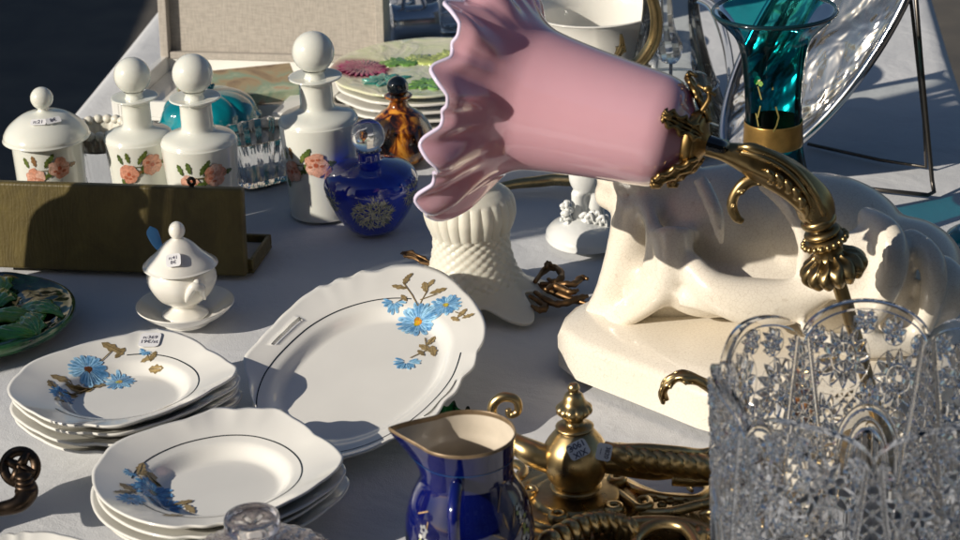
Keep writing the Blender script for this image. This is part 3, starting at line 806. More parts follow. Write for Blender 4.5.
for i in range(5):
    z = .0375-.0093*i
    b = MB(); wob = lambda a, u, rr, z_: (rr*(1+.008*cos(12*a+i)*(u > .2)), z_)
    b.lathe([(0, 0), (R*.5, 0), (R*.55, .002), (R*.8, .004), (R*.98, .0075), (R*1.0, .009), (R*.985, .0105), (R*.8, .0075), (R*.55, .005), (0, .0045)], 120, wob)
    o = b.build('majolica_plate', 'majtop' if i == 0 else 'plate', loc=B+Vector((R_.uniform(-.002, .002), 0, z)))
    tag(o, ['top majolica plate painted with a purple flower and green leaves', 'second majolica plate from the top of the painted stack', 'middle majolica plate of the painted stack',
            'fourth majolica plate from the top of the painted stack', 'bottom majolica plate of the painted stack'][i], 'plate', G3)

PC = Vector((B.x, B.y, .0375+.006))
for mname, col in (('purple', (.30, .06, .13)), ('leafg', (.16, .34, .07)), ('tealg', (.06, .34, .28)), ('yelg', (.45, .52, .16))):
    M[mname] = pm('painted '+mname, col, .15, coat=.6, var=.35, vscale=60)
MP = [o for o in COL.objects if o.get('label', '').startswith('top majolica plate')][0]
def zs_(x, y): q_ = sqrt(x*x+y*y)/R; return .0055+.0045*smooth(.5, 1, q_)
def spr(cx, cy_, r0, n, mat_, a0=0, a1=2*pi, w_=.16, name='relief_petal'):
    b = MB()
    for i in range(n):
        a = a0+(a1-a0)*(i+.5)/n; L_ = r0*R_.uniform(.75, 1.1)
        pts = [Vector((cx+L_*u*cos(a), cy_+L_*u*sin(a), zs_(cx+L_*u*cos(a), cy_+L_*u*sin(a))+.0012*sin(pi*u))) for u in (.1, .4, .7, 1)]
        b.leaf(pts, [r0*w_*.4, r0*w_, r0*w_, r0*.02], (-sin(a), cos(a), 0), n=7, sub=4, lobes=3, cup=-.2, depth=.35)
    b.build(name, mat_, MP, solid=.0012)
spr(-.070, .012, .030, 26, 'purple', w_=.13); spr(-.066, .010, .018, 16, 'purple', w_=.16)
spr(-.030, .020, .030, 9, 'leafg', .3, 2.9, .3, 'relief_leaf'); spr(-.012, .028, .030, 8, 'yelg', -.3, 2.2, .28, 'relief_leaf')
spr(.03, .035, .032, 10, 'yelg', 0, 3.4, .28, 'relief_leaf'); spr(-.045, -.030, .028, 9, 'tealg', 0, 6.2, .26, 'relief_leaf')
spr(.0, -.05, .026, 9, 'leafg', 0, 6.2, .26, 'relief_leaf'); spr(.045, .0, .026, 9, 'tealg', 0, 6.2, .26, 'relief_leaf')
# ---------------- amber bottle
B = P(402, 160); k = K(B); r = 33*k; 
t = thing('scent_bottle', 'brown tortoiseshell glass scent bottle with black ball stopper', 'scent bottle', B)
b = MB(); b.lathe([(0, .001), (r*.5, .001), (r*.8, r*.12), (r*1.0, r*.6), (r*.95, r*1.0), (r*.7, r*1.42), (r*.36, r*1.68), (r*.27, r*1.85), (r*.3, r*1.95), (r*.42, r*2.03), (r*.4, r*2.08), (r*.2, r*2.05), (0, r*2.03)], 64); b.build('body', 'amber', t)
b = MB(); b.lathe([(0, r*2.02), (r*.22, r*2.04), (r*.2, r*2.12)], 24); b.ball((0, 0, r*2.33), r*.33, 28); b.build('stopper', 'black', t)
# ---------------- cobalt bottle
B = P(374, 230); k = K(B); r = 47*k
t = thing('scent_bottle', 'round cobalt blue scent bottle with a clear ball stopper', 'scent bottle', B)
b = MB(); b.lathe([(0, .002), (r*.38, .001), (r*.45, .002), (r*.58, r*.14), (r*.82, r*.5), (r*.98, r*.92), (r*1.0, r*1.16), (r*.86, r*1.40), (r*.46, r*1.53), (r*.26, r*1.58), (r*.235, r*1.66), (r*.235, r*1.78), (r*.27, r*1.8), (r*.2, r*1.81), (0, r*1.8)], 72)
b.c = {i: (1, 1, 1, 1) for i in range(len(b.v))}
def bodyr(z):
    z /= r; pts = [(0, .4), (.14, .59), (.5, .83), (.92, .985), (1.16, 1.005), (1.40, .87), (1.53, .47)]
    for (a, p), (c, q) in zip(pts, pts[1:]):
        if a <= z <= c: return r*(p+(q-p)*(z-a)/(c-a))
    return r*.5
fm = cylmap(bodyr, cam_ang(B))
for cx_, cz_, rad, cnt in ((.0, .72, .44, 300), (1.10, .98, .34, 150), (-1.08, .9, .30, 120)):
    for i in range(cnt):
        a = R_.uniform(0, 6.3); q = sqrt(R_.random())*rad*r; L = r*R_.uniform(.06, .14); w_ = r*.012; x = cx_*r+q*cos(a); z = cz_*r+q*sin(a)*.85; an = a+R_.uniform(-.9, .9)
        c = R_.choice([(.42, .43, .37), (.20, .21, .16), (.55, .50, .34)])
        b.poly([(x-L*cos(an), z-L*sin(an)), (x+w_*sin(an), z-w_*cos(an)), (x+L*cos(an+.3), z+L*sin(an+.3)), (x-w_*sin(an), z+w_*cos(an))], fm, c, rings=1, off=nxt()-.0001)
b.build('body', ['cobglass', 'decal'], t)
b = MB(); b.ball((0, 0, r*2.13), r*.36, 36); b.lathe([(0, r*1.78), (r*.18, r*1.79), (r*.2, r*1.86), (0, r*1.88)], 24, smooth=1); b.build('stopper', 'prism', t)

# ---------------- open olive case, seen from behind
A = P(0, 270); Bq = P(246, 279); e = Bq-A; ez = atan2(e.y, e.x); W = e.length+.004; o0 = Bq-e.normalized()*W
t = thing('jewel_case', 'olive leatherette case standing open with its lid towards us', 'case', o0, ez)
k = K(Bq); Hh = 84*k/.93
b = MB(); T_ = .011
lean = radians(-7)
b.box((0, 0, 0), (W, T_, Hh)); ld = b.build('lid', 'leather', t, False, mw=Matrix.Translation((0, -.000, .002)) @ Matrix.Rotation(lean, 4, 'X') @ Matrix.Rotation(radians(0), 4, 'Y'), bevel=.0025)
bx0 = W+.030
b = MB(); b.box((0, .012, 0), (W+.004, .075, .004)); b.box((0, .012, .004), (W+.004, .016, .014)); b.box((0, .071, .004), (W+.004, .075, .014)); b.box((W, .016, .004), (W+.004, .071, .014))
b.build('tray', 'leather', t, False, mw=Matrix.Rotation(0, 4, 'Z'), bevel=.0012)
b = MB(); b.box((.004, .017, .0045), (W-.001, .070, .007)); b.build('lining', 'linen', t, False)
b = MB(); cxp = W-.048; b.lathe([(.0018, 0), (.0035, .0008), (.0045, .0018), (.0035, .0028), (.0018, .0036)], 20, mat=Matrix.Translation((cxp, .006, Hh+.005)) @ Matrix.Rotation(pi/2, 4, 'X'), close=True)
b.box((cxp-.002, .003, Hh-.004), (cxp+.002, .0055, Hh+.001)); b.build('clasp', 'iron', ld)
# ================================================================== mustard pot on its saucer
B = P(187, 322); k = K(B); r = 49*k
o = MB().lathe([(0, .002), (r*.45, .002), (r*.5, .001), (r*.54, .004), (r*.8, .010), (r*.98, .017), (r*1.0, .0185), (r*.97, .0185), (r*.75, .012), (r*.5, .0065), (0, .006)], 72).build('saucer', 'porcelain', loc=B)
tag(o, 'small white saucer under the lidded mustard pot', 'saucer')
k = K(B); r = 34.5*k; B2 = B+Vector((-.001, .002, .0066))
t = thing('mustard_pot', 'white footed mustard pot with a pointed lid on its saucer', 'pot', B2)
fl = lambda a, u, rr, z: (rr*(1+.012*cos(8*a)), z)
b = MB(); b.lathe([(0, .0), (r*.62, .0), (r*.66, .002), (r*.58, r*.12), (r*.38, r*.26), (r*.4, r*.36), (r*.75, r*.62), (r*.97, r*1.0), (r*1.0, r*1.25), (r*.93, r*1.45), (r*.9, r*1.5), (r*.94, r*1.55), (r*.8, r*1.56), (r*.75, r*1.3), (0, r*1.0)], 80, fl)
pot = b.build('body', 'porcelain', t)
ca = cam_ang(B)
def pd(a, q, z): return (cos(a)*q, sin(a)*q, z)
for s_ in (1, -1):
    a = ca+.35 if s_ == 1 else ca+pi+.35
    b = MB(); b.tube([pd(a-.28, r*.9, r*.78), pd(a-.2, r*1.03, r*1.05), pd(a-.05, r*1.1, r*1.28), pd(a+.12, r*1.12, r*1.2), pd(a+.18, r*1.06, r*1.0), pd(a+.3, r*.98, r*.75)], [r*.05, r*.11, r*.14, r*.13, r*.09, r*.04], 10)
    b.ball(pd(a+.05, r*1.08, r*1.36), r*.12, 12); b.build('handle', 'porcelain', t)
b = MB(); b.lathe([(0, r*1.57), (r*1.0, r*1.56), (r*1.02, r*1.6), (r*.92, r*1.72), (r*.66, r*1.95), (r*.42, r*2.22), (r*.16, r*2.40), (r*.12, r*2.46)], 72, lambda a, u, rr, z: (rr*(1+.03*cos(4*a+.8)*(u > .2)), z))
lid = b.build('lid', 'porcelain', t)
b = MB(); b.ball((0, 0, r*2.62), (r*.24, r*.24, r*.27), 24); b.lathe([(r*.1, r*2.36), (r*.14, r*2.4), (r*.1, r*2.46)], 20); b.build('knob', 'porcelain', lid)
a = ca-.25; nn = Vector((cos(a)*.62, sin(a)*.62, .78)).normalized()
sticker(lid, frame_from(nn, Vector(pd(a, r*.70, r*1.97))+nn*.0012, Vector((-sin(a), cos(a), .25))), r*.42, r*.42, ['n:41', '8€'], r*.15)
B3 = B2+Vector((-.45*r, .25*r, r*1.62))
b = MB(); b.leaf([B3, B3+Vector((-.002, .0, .007)), B3+Vector((-.006, .0, .017)), B3+Vector((-.009, 0, .027)), B3+Vector((-.010, 0, .032))], [.0016, .0016, .0042, .0048, .0005], (1, .2, .2), depth=0, cup=.15, groove=0)
o = b.build('mustard_spoon', 'bluepaint', solid=.0016); tag(o, 'blue handled mustard spoon sticking out of the small lidded pot', 'spoon')

# ================================================================== green majolica plate
B = P(-22, 331); k = K(B); R = 99*k
def maj(a, u, rr, z):
    if u > .45:
        x, y = rr*cos(a), rr*sin(a); q = rr/R
        h = noise.fractal(Vector((x*22, y*22, 2)), 1, 2, 4)*.005+abs(noise.noise(Vector((x*16+3, y*16, 5))))*.012
        z += h*min(1, (1-q)*5+.15)
    return rr, z
t = thing('majolica_plate', 'dark green majolica leaf-relief plate cut by the left edge', 'plate', B)
b = MB(); b.lathe([(0, .001), (R*.6, .001), (R*.9, .006), (R*.99, .012), (R*1.0, .016), (R*.97, .018), (R*.9, .015), (R*.7, .012), (R*.4, .012), (0, .013)], 160, maj, smooth=8)
b.build('dish', 'majolica', t)
for i in range(13):
    a = i*2*pi/13+.2; q0 = .12 if i % 2 else .45; q1 = .62 if i % 2 else .93; da_ = .55 if i % 3 else -.4
    pts = [Vector((R*(q0+(q1-q0)*u)*cos(a+da_*u), R*(q0+(q1-q0)*u)*sin(a+da_*u), .016+.006*sin(pi*u)+.001*(i % 3))) for u in (0, .25, .5, .75, 1)]
    b = MB(); b.leaf(pts, [R*.04, R*.15, R*.18, R*.12, R*.01], (-sin(a), cos(a), 0), n=17, lobes=4, cup=-.22, groove=.05, depth=.35)
    b.build('relief_leaf', 'majleaf', t, solid=.003)

# ================================================================== cobalt cream jug
T = P(465, 433, .115); B = Vector((T.x, T.y, 0)); k = K(T); r = 52*k
sa = atan2((P(385, 433, .115)-T).y, (P(385, 433, .115)-T).x)
t = thing('cream_jug', 'glossy cobalt blue cream jug with gilt rim and white inside', 'jug', B)
def jug(a, u, rr, z):
    d = ((a-sa+pi) % (2*pi))-pi
    g_ = smooth(.085, .115, z); s_ = max(0, 1-abs(d)/.85)
    if z > .085: rr *= 1+g_*(.52*s_**2.2); z += g_*.004*s_*(1 if z > .09 else 0)
    z += .004*g_*(1-cos(d+pi))*0
    return rr, z
rb = 66*k
prof = [(0, .002), (rb*.7, .001), (rb*.74, .004), (rb*.8, .010), (rb*.97, .03), (rb*1.0, .045), (rb*.93, .064), (r*.94, .082), (r*.91, .09), (r*.93, .098), (r*.96, .108), (r*.985, .1135)]
b = MB(); b.lathe(prof, 120, jug, smooth=4)
b.c = {i: (1, 1, 1, 1) for i in range(len(b.v))}
def jr(z):
    for (p, a_), (q, c_) in zip(prof, prof[1:]):
        if a_ <= z <= c_: return p+(q-p)*(z-a_)/(c_-a_+1e-9)
    return rb*.9
fm = cylmap(jr, cam_ang(B))
goldc = (.50, .33, .16)
for (x, z, L, an) in ((.028, .058, .014, 1.9), (.031, .058, .015, 1.3), (.026, .053, .013, 2.6), (.033, .052, .012, .6), (.029, .048, .012, 3.5), (.029, .046, .013, 4.4), (.036, .047, .011, -.3)):
    b.poly([(x, z), (x+L*.5*cos(an+.12), z+L*.5*sin(an+.12)), (x+L*cos(an), z+L*sin(an)), (x+L*.5*cos(an-.12), z+L*.5*sin(an-.12))], fm, goldc, rings=2, off=nxt()+.0004)
for (x, z, s_) in ((.042, .062, .0035), (.046, .054, .004), (.044, .047, .0036), (.039, .068, .003), (-.034, .060, .003), (-.035, .053, .0036)):
    for i in range(5):
        a = i*1.257; c = R_.choice([(.62, .62, .58), (.35, .36, .38), (.4, .45, .15)])
        b.poly([(x+s_*.8*cos(a)+s_*.5*cos(q), z+s_*.8*sin(a)+s_*.5*sin(q)) for q in (0, 1, 2, 3, 4, 5, 6)], fm, c, rings=1, off=nxt()+.0004)
for p, q in (((-.034, .05), (-.030, .066)), ((.036, .04), (.044, .062)), ((.028, .038), (.031, .05)), ((-.04, .068), (-.03, .072)), ((.02, .072), (.024, .086))): stem(b, fm, p, q, .0004, goldc)
b.build('body', ['cobalt', 'decal'], t)
b = MB(); b.lathe([(r*.945, .1125), (r*.90, .100), (r*.86, .09), (rb*.86, .06), (rb*.85, .03), (rb*.5, .012), (0, .011)], 120, jug, smooth=4); b.build('inside', pm('beige glazed inside', (.62, .55, .45), .2, var=.15, vscale=40), t)
b = MB(); b.lathe([(r*.985, .1133), (r*.982, .1148), (r*.965, .1156), (r*.95, .1148), (r*.943, .1122)], 120, jug, smooth=3); b.build('gilt_rim', 'gilt', t)
b = MB(); b.lathe([(r*.937, .0988), (r*.944, .0991), (r*.942, .0996)], 120, jug, smooth=1); b.build('pale_line', pm('light blue enamel line', (.015, .07, .19), .15), t)
# handle facing us, left of centre
ha = cam_ang(B)-.18
b = MB(); b.tube([pd(ha, r*.86, .093), pd(ha, r*1.22, .097), pd(ha, r*1.62, .084), pd(ha, r*1.66, .060), pd(ha, r*1.5, .038), pd(ha, rb*.94, .028)], [.004, .0045, .0042, .004, .004, .003], 14, 8)
hd = b.build('handle', 'cobalt', t)
b = MB(); b.tube([pd(ha, r*1.645, .088), pd(ha, r*1.735, .07), pd(ha, r*1.70, .05)], [.0012, .0018, .001], 8); b.build('gilt_stripe', 'gilt', hd)

# ================================================================== cut glass powder box, bottom
T = P(252, 521, .085); B = Vector((T.x, T.y, 0)); k = K(T); r = 28*k
t = thing('powder_box', 'round cut glass box with disc knob, at the lower edge', 'glass box', B)
R = 92*k
cut = lambda a, u, rr, z: (rr*(1+.02*abs(sin(16*a))*(z > .02)), z + (.0022*abs(sin(16*a+rr*300))-.0022*abs(cos(rr*400)) if rr > r*.6 and z > .02 else 0))
b = MB(); b.lathe([(0, .001), (R*.8, .001), (R*.9, .006), (R*.95, .035), (R*.9, .036), (R*.8, .012), (0, .01)], 160, cut); b.build('body', 'lavcrystal', t)
b = MB(); b.lathe([(0, .034), (R*.85, .037), (R*.96, .037), (R*1.0, .041), (R*.96, .046), (R*.8, .056), (R*.45, .066), (r*.45, .069), (r*.40, .074), (0, .073)], 192, cut, smooth=6); lid = b.build('lid', 'lavcrystal', t)
star = lambda a, u, rr, z: (rr, z - (.003*abs(sin(3*a))*(1-rr/r) if z > .084 and rr < r*.8 else 0))
b = MB(); b.lathe([(0, .071), (r*.4, .072), (r*.55, .076), (r*.95, .079), (r*1.02, .083), (r*.98, .0885), (r*.9, .089), (r*.8, .086), (r*.3, .0855), (0, .083)], 96, star, smooth=4); b.build('knob', 'lavcrystal', lid)

# ================================================================== oil lamp burner, lower left
B = P(-50, 528, 0); zc = .062
t = thing('lamp_burner', 'dark bronze oil lamp burner with a spoked thumbwheel, at left edge', 'lamp burner', B)
k = K(B)
b = MB(); b.lathe([(0, 0.001), (.024, .001), (.025, .004), (.018, .008), (.016, .03), (.022, .036), (.026, .04), (.026, .066), (.028, .07), (.026, .074), (0, .074)], 40, smooth=1); b.build('drum', 'iron', t)
b = MB()
for i in range(20):
    a = 2*pi*i/20; b.leaf([pd(a, .026, .072), pd(a, .030, .08), pd(a, .032, .088)], [.003, .0025, .0002], (-sin(a), cos(a), 0), n=5, sub=3, depth=0)
b.build('crown', 'iron', t, solid=.001)
loc = lambda px, py, z: P(px, py, z)-B
b = MB(); b.tube([(.02, 0, .035), loc(-8, 507, .03), loc(6, 508, .03), loc(20, 503, .032), loc(27, 492, .036), loc(26, 483, .042)], [.004, .005, .0055, .0065, .008, .0065], 14); b.build('stem', 'iron', t)
b = MB()
for i in range(4): 
    c_ = Vector(loc(26.3-i*.9, 490-i*4.5, .038+i*.003)); b.ball(c_, (.0085-.0008*i, .0085-.0008*i, .003), 18)
b.build('collar', 'iron', t)
wc = Vector(loc(20, 467, .048)); b = MB(); wn = Vector((.1, -.85, .5)).normalized(); fr = frame_from(wn, wc)
b.lathe([(.0135, -.0012), (.0150, 0), (.0135, .0012), (.0078, .0012), (.0078, -.0012)], 36, mat=fr, smooth=1, close=True)
for i in range(4):
    a = pi/4+i*pi/2+.3; p = fr @ Vector((cos(a)*.0, sin(a)*.0, 0)); q = fr @ Vector((cos(a)*.0118, sin(a)*.0118, 0)); b.tube([p, q], [.0042, .0028], 8, 1)
b.ball(wc, .0042, 14); b.tube([wc, loc(24, 481, .043)], [.0028, .003], 8, 1); b.build('thumbwheel', 'iron', t)

# shade casters added beyond the left edge are built near the end
# ================================================================== pink lamp
Y0 = P(700, 452).y
L = lambda px, py, dy=0: PY(px, py, Y0+dy)
kL = K(L(650, 200))
E1 = L(693, 140); E2 = L(447, 77, .075); ax = (E2-E1).normalized(); 
base = P(884, 452)
lamp = thing('lamp', 'brass arm lamp with a frilled pink glass shade', 'lamp', base)
inv = Matrix.Translation(-base)
fr = inv @ frame_from(ax, E1, Vector((0, 0, 1)))
px = lambda v: v*kL
nfr = 11
def frill(a, u, rr, z):
    s_ = smooth(px(178), px(236), z)
    if s_ > 0:
        ph = nfr*a+.9
        c_ = cos(ph); tri = math.asin(.97*c_)/1.33
        rr += px(4)*s_*c_ + px(5)*s_*s_*tri + s_**2*px(12)*cos(a-pi)*1.0
        z += px(11)*s_*math.asin(.96*sin(ph+.3))*.62 + px(12)*s_**2*cos(2*a)
        # folded, almost flat facets between sharp pleats
        z += px(4)*s_*math.asin(.95*sin(2*ph))
    return rr, z
prof = [(px(26), px(-2)), (px(27), px(4)), (px(34), px(10)), (px(46), px(18)), (px(53), px(30)), (px(56), px(48)), (px(60), px(90)), (px(64), px(125)), (px(68), px(152)), (px(73), px(172)), (px(84), px(189)), (px(102), px(205)), (px(117), px(218)), (px(125), px(230)), (px(127), px(234))]
b = MB(); b.lathe(prof, 320, frill, mat=fr, smooth=6); sh = b.build('shade', 'pink', lamp, solid=.0032)
b = MB(); pts = []
for j in range(320):
    a = 2*pi*j/320; rr, zz = frill(a, 1, px(127.5), px(234.4)); pts.append(fr @ Vector((rr*cos(a), rr*sin(a), zz)))
b.tube(pts+[pts[0]], .0017, 8, 1); b.build('frill_edge', 'clear_trim', sh)
# clasp: ring with four acanthus leaves and thumb screws
b = MB(); b.lathe([(px(24), px(-6)), (px(30), px(-5)), (px(31), px(2)), (px(28), px(6)), (px(25), px(4))], 48, mat=fr, close=True, smooth=2)
b.lathe([(px(9), px(-16)), (px(14), px(-13)), (px(26), px(-8)), (px(26), px(-5)), (px(8), px(-9))], 40, mat=fr, smooth=2); b.build('gallery_ring', 'bronze', lamp)
for i in range(5):
    a = 2*pi*i/5 + .35
    ex, ey = cos(a), sin(a); Lf = lambda rr, z: fr @ Vector((px(rr)*ex, px(rr)*ey, px(z)))
    side = (fr.to_3x3() @ Vector((-ey, ex, 0)))
    b = MB(); b.leaf([Lf(20, -10), Lf(29, -4), Lf(38, 6), Lf(49, 15), Lf(58, 22), Lf(64, 20), Lf(62, 12)], [px(7), px(10), px(12), px(12), px(9), px(6), px(2)], side, lobes=5, cup=-.25, depth=.6, groove=.16)
    b.build('leaf_clasp', 'bronze', lamp, solid=.0022)
a = 2*pi*0/5+.35; b = MB()
q = lambda rr, z: fr @ Vector((px(rr)*cos(.1), px(rr)*sin(.1), px(z)))
b.tube([q(28, -2), q(44, -8), q(52, -6)], [px(3), px(2.4), px(2.4)], 10); b.ball(q(54, -5), (px(5), px(3), px(4)), 14); b.tube([q(50, -14), q(56, 6)], px(1.8), 8, 1); b.build('thumb_screw', 'bronze', lamp)
# arm
A_ = lambda x, y, dy=0: L(x, y, dy)-base
arm = [(699, 145), (722, 151), (745, 158), (770, 169), (793, 182), (811, 199), (817, 213), (818, 222)]
b = MB(); b.tube([A_(*p) for p in arm], [px(9), px(9.5), px(14.5), px(18), px(19), px(19), px(18), px(15)], 40, 10, fn=lambda a, t: 1+.05*sin(6*a+t*9)*(t > .3)); ar = b.build('arm', 'oldbrass', lamp)
b = MB(); b.tube([A_(697, 141), A_(726, 150)], [px(9.6), px(9.4)], 24, 3); b.build('socket_sleeve', 'black', lamp)
# relief scrolls on the arm
b = MB()
def relief(pts, rad): b.tube([A_(x, y, -.0125*f_) for x, y, f_ in pts], [px(q) for q in rad], 10, 6)
relief([(738, 147, .7), (752, 148, 1), (775, 157, 1.15), (797, 172, 1.2), (814, 193, 1.2), (824, 215, 1.1)], [2, 5.5, 4.5, 4, 3.4, 2.4])
relief([(741, 152, .9), (758, 156, 1.25), (776, 164, 1.4), (793, 177, 1.45), (806, 194, 1.45), (811, 207, 1.3)], [2, 3.2, 3, 2.5, 2.2, 1.5])
for i, (x, y) in enumerate(((768, 177), (777, 181), (786, 187), (794, 194), (800, 203))):
    s_ = 1-i*.06
    relief([(x-5*s_, y-7*s_, 1.0), (x, y-6*s_, 1.45), (x+4*s_, y-1, 1.5), (x+3*s_, y+5*s_, 1.4), (x-1, y+5*s_, 1.3)], [1.2, 3.0, 3.6, 3, 1.2])
relief([(806, 204, 1.3), (808, 212, 1.3), (806, 219, 1.25)], [2.4, 2, 1])
b.build('arm_relief', 'oldbrass', ar)
b = MB(); b.leaf([A_(772, 176), A_(760, 178), A_(746, 183), A_(736, 192), A_(731, 203), A_(733, 214), A_(740, 222)], [px(8), px(9), px(9), px(9), px(8), px(8), px(3)], Vector((0.1, 1, .15)), lobes=4, cup=.5, depth=.45, groove=.15)
b.tube([A_(770, 174), A_(758, 177), A_(744, 183), A_(735, 194), A_(732, 206), A_(736, 217), A_(742, 221)], [px(6), px(5), px(4.5), px(4), px(4), px(3.5), px(2)], 12); b.build('scroll_leaf', 'oldbrass', lamp, solid=.002)
# turned knop under the arm
d = (L(841, 292)-L(818, 220)).normalized(); fk = inv @ frame_from(d, L(818, 219), Vector((1, 0, 0)))
b = MB(); b.lathe([(px(q), px(z)) for q, z in ((12, -4), (17, -2), (18.5, 2), (17, 6), (13, 8), (13, 10), (17, 12), (19, 15), (17, 18), (15, 19), (19, 21), (22.5, 25), (19, 29), (15.5, 31), (15, 38), (17, 42))], 56, mat=fk, smooth=3); b.build('turned_collar', 'oldbrass', lamp)
b = MB()
for i in range(20):
    a = 2*pi*i/20; b.ball(fk @ Vector((px(22)*cos(a), px(22)*sin(a), px(24.5))), px(3.5), 12)
b.build('beading', 'oldbrass', lamp)
b = MB(); b.lathe([(px(q), px(z)) for q, z in ((15, 38), (21, 41), (29, 45), (33, 51), (33, 57), (29, 63), (25, 66), (20, 62), (9, 60))], 220, lambda a, u, rr, z: (rr*(1+.13*(abs(sin(7*a+.25*sin(z*260)))-.5)*(1 if z > px(40) else .2)), z+px(3)*abs(sin(7*a))), mat=fk, smooth=5)
b.build('gadrooned_cup', 'oldbrass', lamp)
b = MB(); b.tube([fk @ Vector((0, 0, px(55))), fk @ Vector((0, 0, px(110))), Vector((0, 0, .012))], [px(8), px(7.5), px(8)], 20, 6); b.build('stem', 'oldbrass', lamp)
b = MB(); b.lathe([(0, .001), (.055, .001), (.056, .005), (.048, .008), (.040, .009), (.03, .016), (.016, .02), (.009, .026), (0, .026)], 64, lambda a, u, rr, z: (rr*(1+.03*cos(8*a)*(rr > .03)), z)); b.build('foot', 'oldbrass', lamp)
# scroll of the wall bracket standing in front of the statue plinth
B = P(716, 468); t = thing('bracket_scroll', 'small brass acanthus scroll curling up in front of the statue plinth', 'bracket', B)
Yb = B.y; S_ = lambda x, y, dy=0: PY(x, y, Yb+dy)-B
b = MB(); b.leaf([S_(735, 400), S_(716, 390), S_(698, 379), S_(680, 375), (S_(668, 381)), S_(662, 392), S_(663, 403)], [px(7), px(9), px(10), px(10), px(9), px(8), px(3)], Vector((0, 1, .3)), lobes=4, cup=.5, depth=.55, groove=.18); b.build('leaf', 'brass', t, solid=.0022)
b = MB(); b.tube([S_(667, 400), S_(664, 389), S_(673, 379), S_(690, 377), S_(710, 388), S_(728, 402), S_(726, 440), (0, 0, .004)], [px(2.5), px(3.5), px(4.5), px(5), px(5.5), px(5), px(5), px(7)], 12); b.build('stem', 'brass', t)
b = MB(); b.lathe([(0, .001), (.02, .001), (.02, .005), (.006, .008), (0, .008)], 32); b.build('foot', 'brass', t)

# ================================================================== brass wall sconce lying on its back plate
B = P(577, 512); k = K(B); q = lambda x: x*k
t = thing('wall_sconce', 'ornate brass wall sconce with ball finial and two price stickers, lying on the cloth', 'sconce', B)
dk = MB(); dk.lathe([(0, .004), (q(72), .004), (q(74), .006), (q(70), .008), (q(64), .009), (q(62), .0115), (q(56), .0125), (q(46), .013), (q(42), .016), (q(34), .017), (q(24), .018), (q(21), .020), (q(26), .022), (q(20), .024), (0, .024)], 96, smooth=3); dk.build('base_disc', 'brass', t)
for i in range(5):
    a = 2*pi*i/5 + .5; b = MB(); b.lathe([(.003, 0), (.0072, 0), (.0075, .004), (.006, .0062), (.0032, .0064), (.003, .004)], 20, mat=Matrix.Translation((q(48)*cos(a), q(50)*sin(a), .0125)), smooth=1, close=True); b.build('bolt', 'brass', t)
zb = .022+q(31); fbase = Vector((0, 0, 0))
b = MB(); b.lathe([(q(8), .020), (q(18), .022), (q(28), .022+q(11)), (q(32.5), .022+q(30)), (q(30), .022+q(46)), (q(20), .022+q(60)), (q(17), .022+q(63)), (q(19), .022+q(66)), (q(11), .022+q(69)), (q(9), .022+q(73)), (q(12), .022+q(77)), (q(17), .022+q(82)), (q(17), .022+q(87)), (q(12), .022+q(92)), (q(9), .022+q(100)), (q(5), .022+q(104)), (q(6), .022+q(108)), (q(4), .022+q(112)), (0, .022+q(113))], 96,
    lambda a, u, rr, z: (rr*(1+.10*(abs(sin(6*a))-.5)*(.022+q(76) < z < .022+q(90))), z)); ball = b.build('ball_finial', 'brass', t)
Ys = B.y; T_ = lambda x, y, dy=0: PY(x, y, Ys+dy)-B
# left arm with curl
b = MB(); b.tube([T_(556, 462), T_(530, 452), T_(508, 437, .01), T_(494, 420, .01), T_(493, 405, .01), T_(503, 397, .01), T_(516, 400, .01), T_(518, 411, .01), T_(510, 415, .01), T_(508, 409, .01)], [q(14), q(13), q(8), q(5.5), q(5), q(5), q(4.5), q(4), q(3.6), q(3)], 20, 8); b.build('scroll_arm', 'brass', t)
# right arm: stem with acanthus sheath
b = MB(); b.tube([T_(588, 458), T_(620, 458), T_(660, 464), T_(700, 462), T_(735, 452), T_(775, 440)], [q(12), q(16), q(15), q(9), q(8), q(8)], 28, 8, fn=lambda a, u: 1+.09*sin(5*a+u*2.5)); ra = b.build('leaf_arm', 'brass', t)
for i in range(9):
    x = 612+i*13; y = 452+i*1.6; b = MB()
    b.leaf([T_(x-8, y-6, -.006), T_(x+2, y+1, -.015), T_(x+12, y+9, -.019), T_(x+23, y+16, -.014), T_(x+28, y+15, -.010)], [q(4), q(8.5), q(9), q(6), q(1)], Vector((.6, -.2, .8)), n=9, sub=5, lobes=1, cup=-.4, depth=.1, groove=.05)
    b.build('acanthus_lobe', 'brass', ra, solid=.003)
b = MB(); b.tube([T_(596, 448, -.008), T_(640, 448, -.010), T_(680, 451, -.008), T_(705, 452, 0), T_(735, 441, .0)], [q(3), q(5), q(5), q(4), q(3)], 12, 6); b.tube([T_(672, 478, -.004), T_(700, 478, -.006), T_(740, 471, -.004), T_(775, 462, 0)], [q(8), q(8.5), q(8), q(7)], 16, 6); b.build('arm_ribs', 'brass', ra)
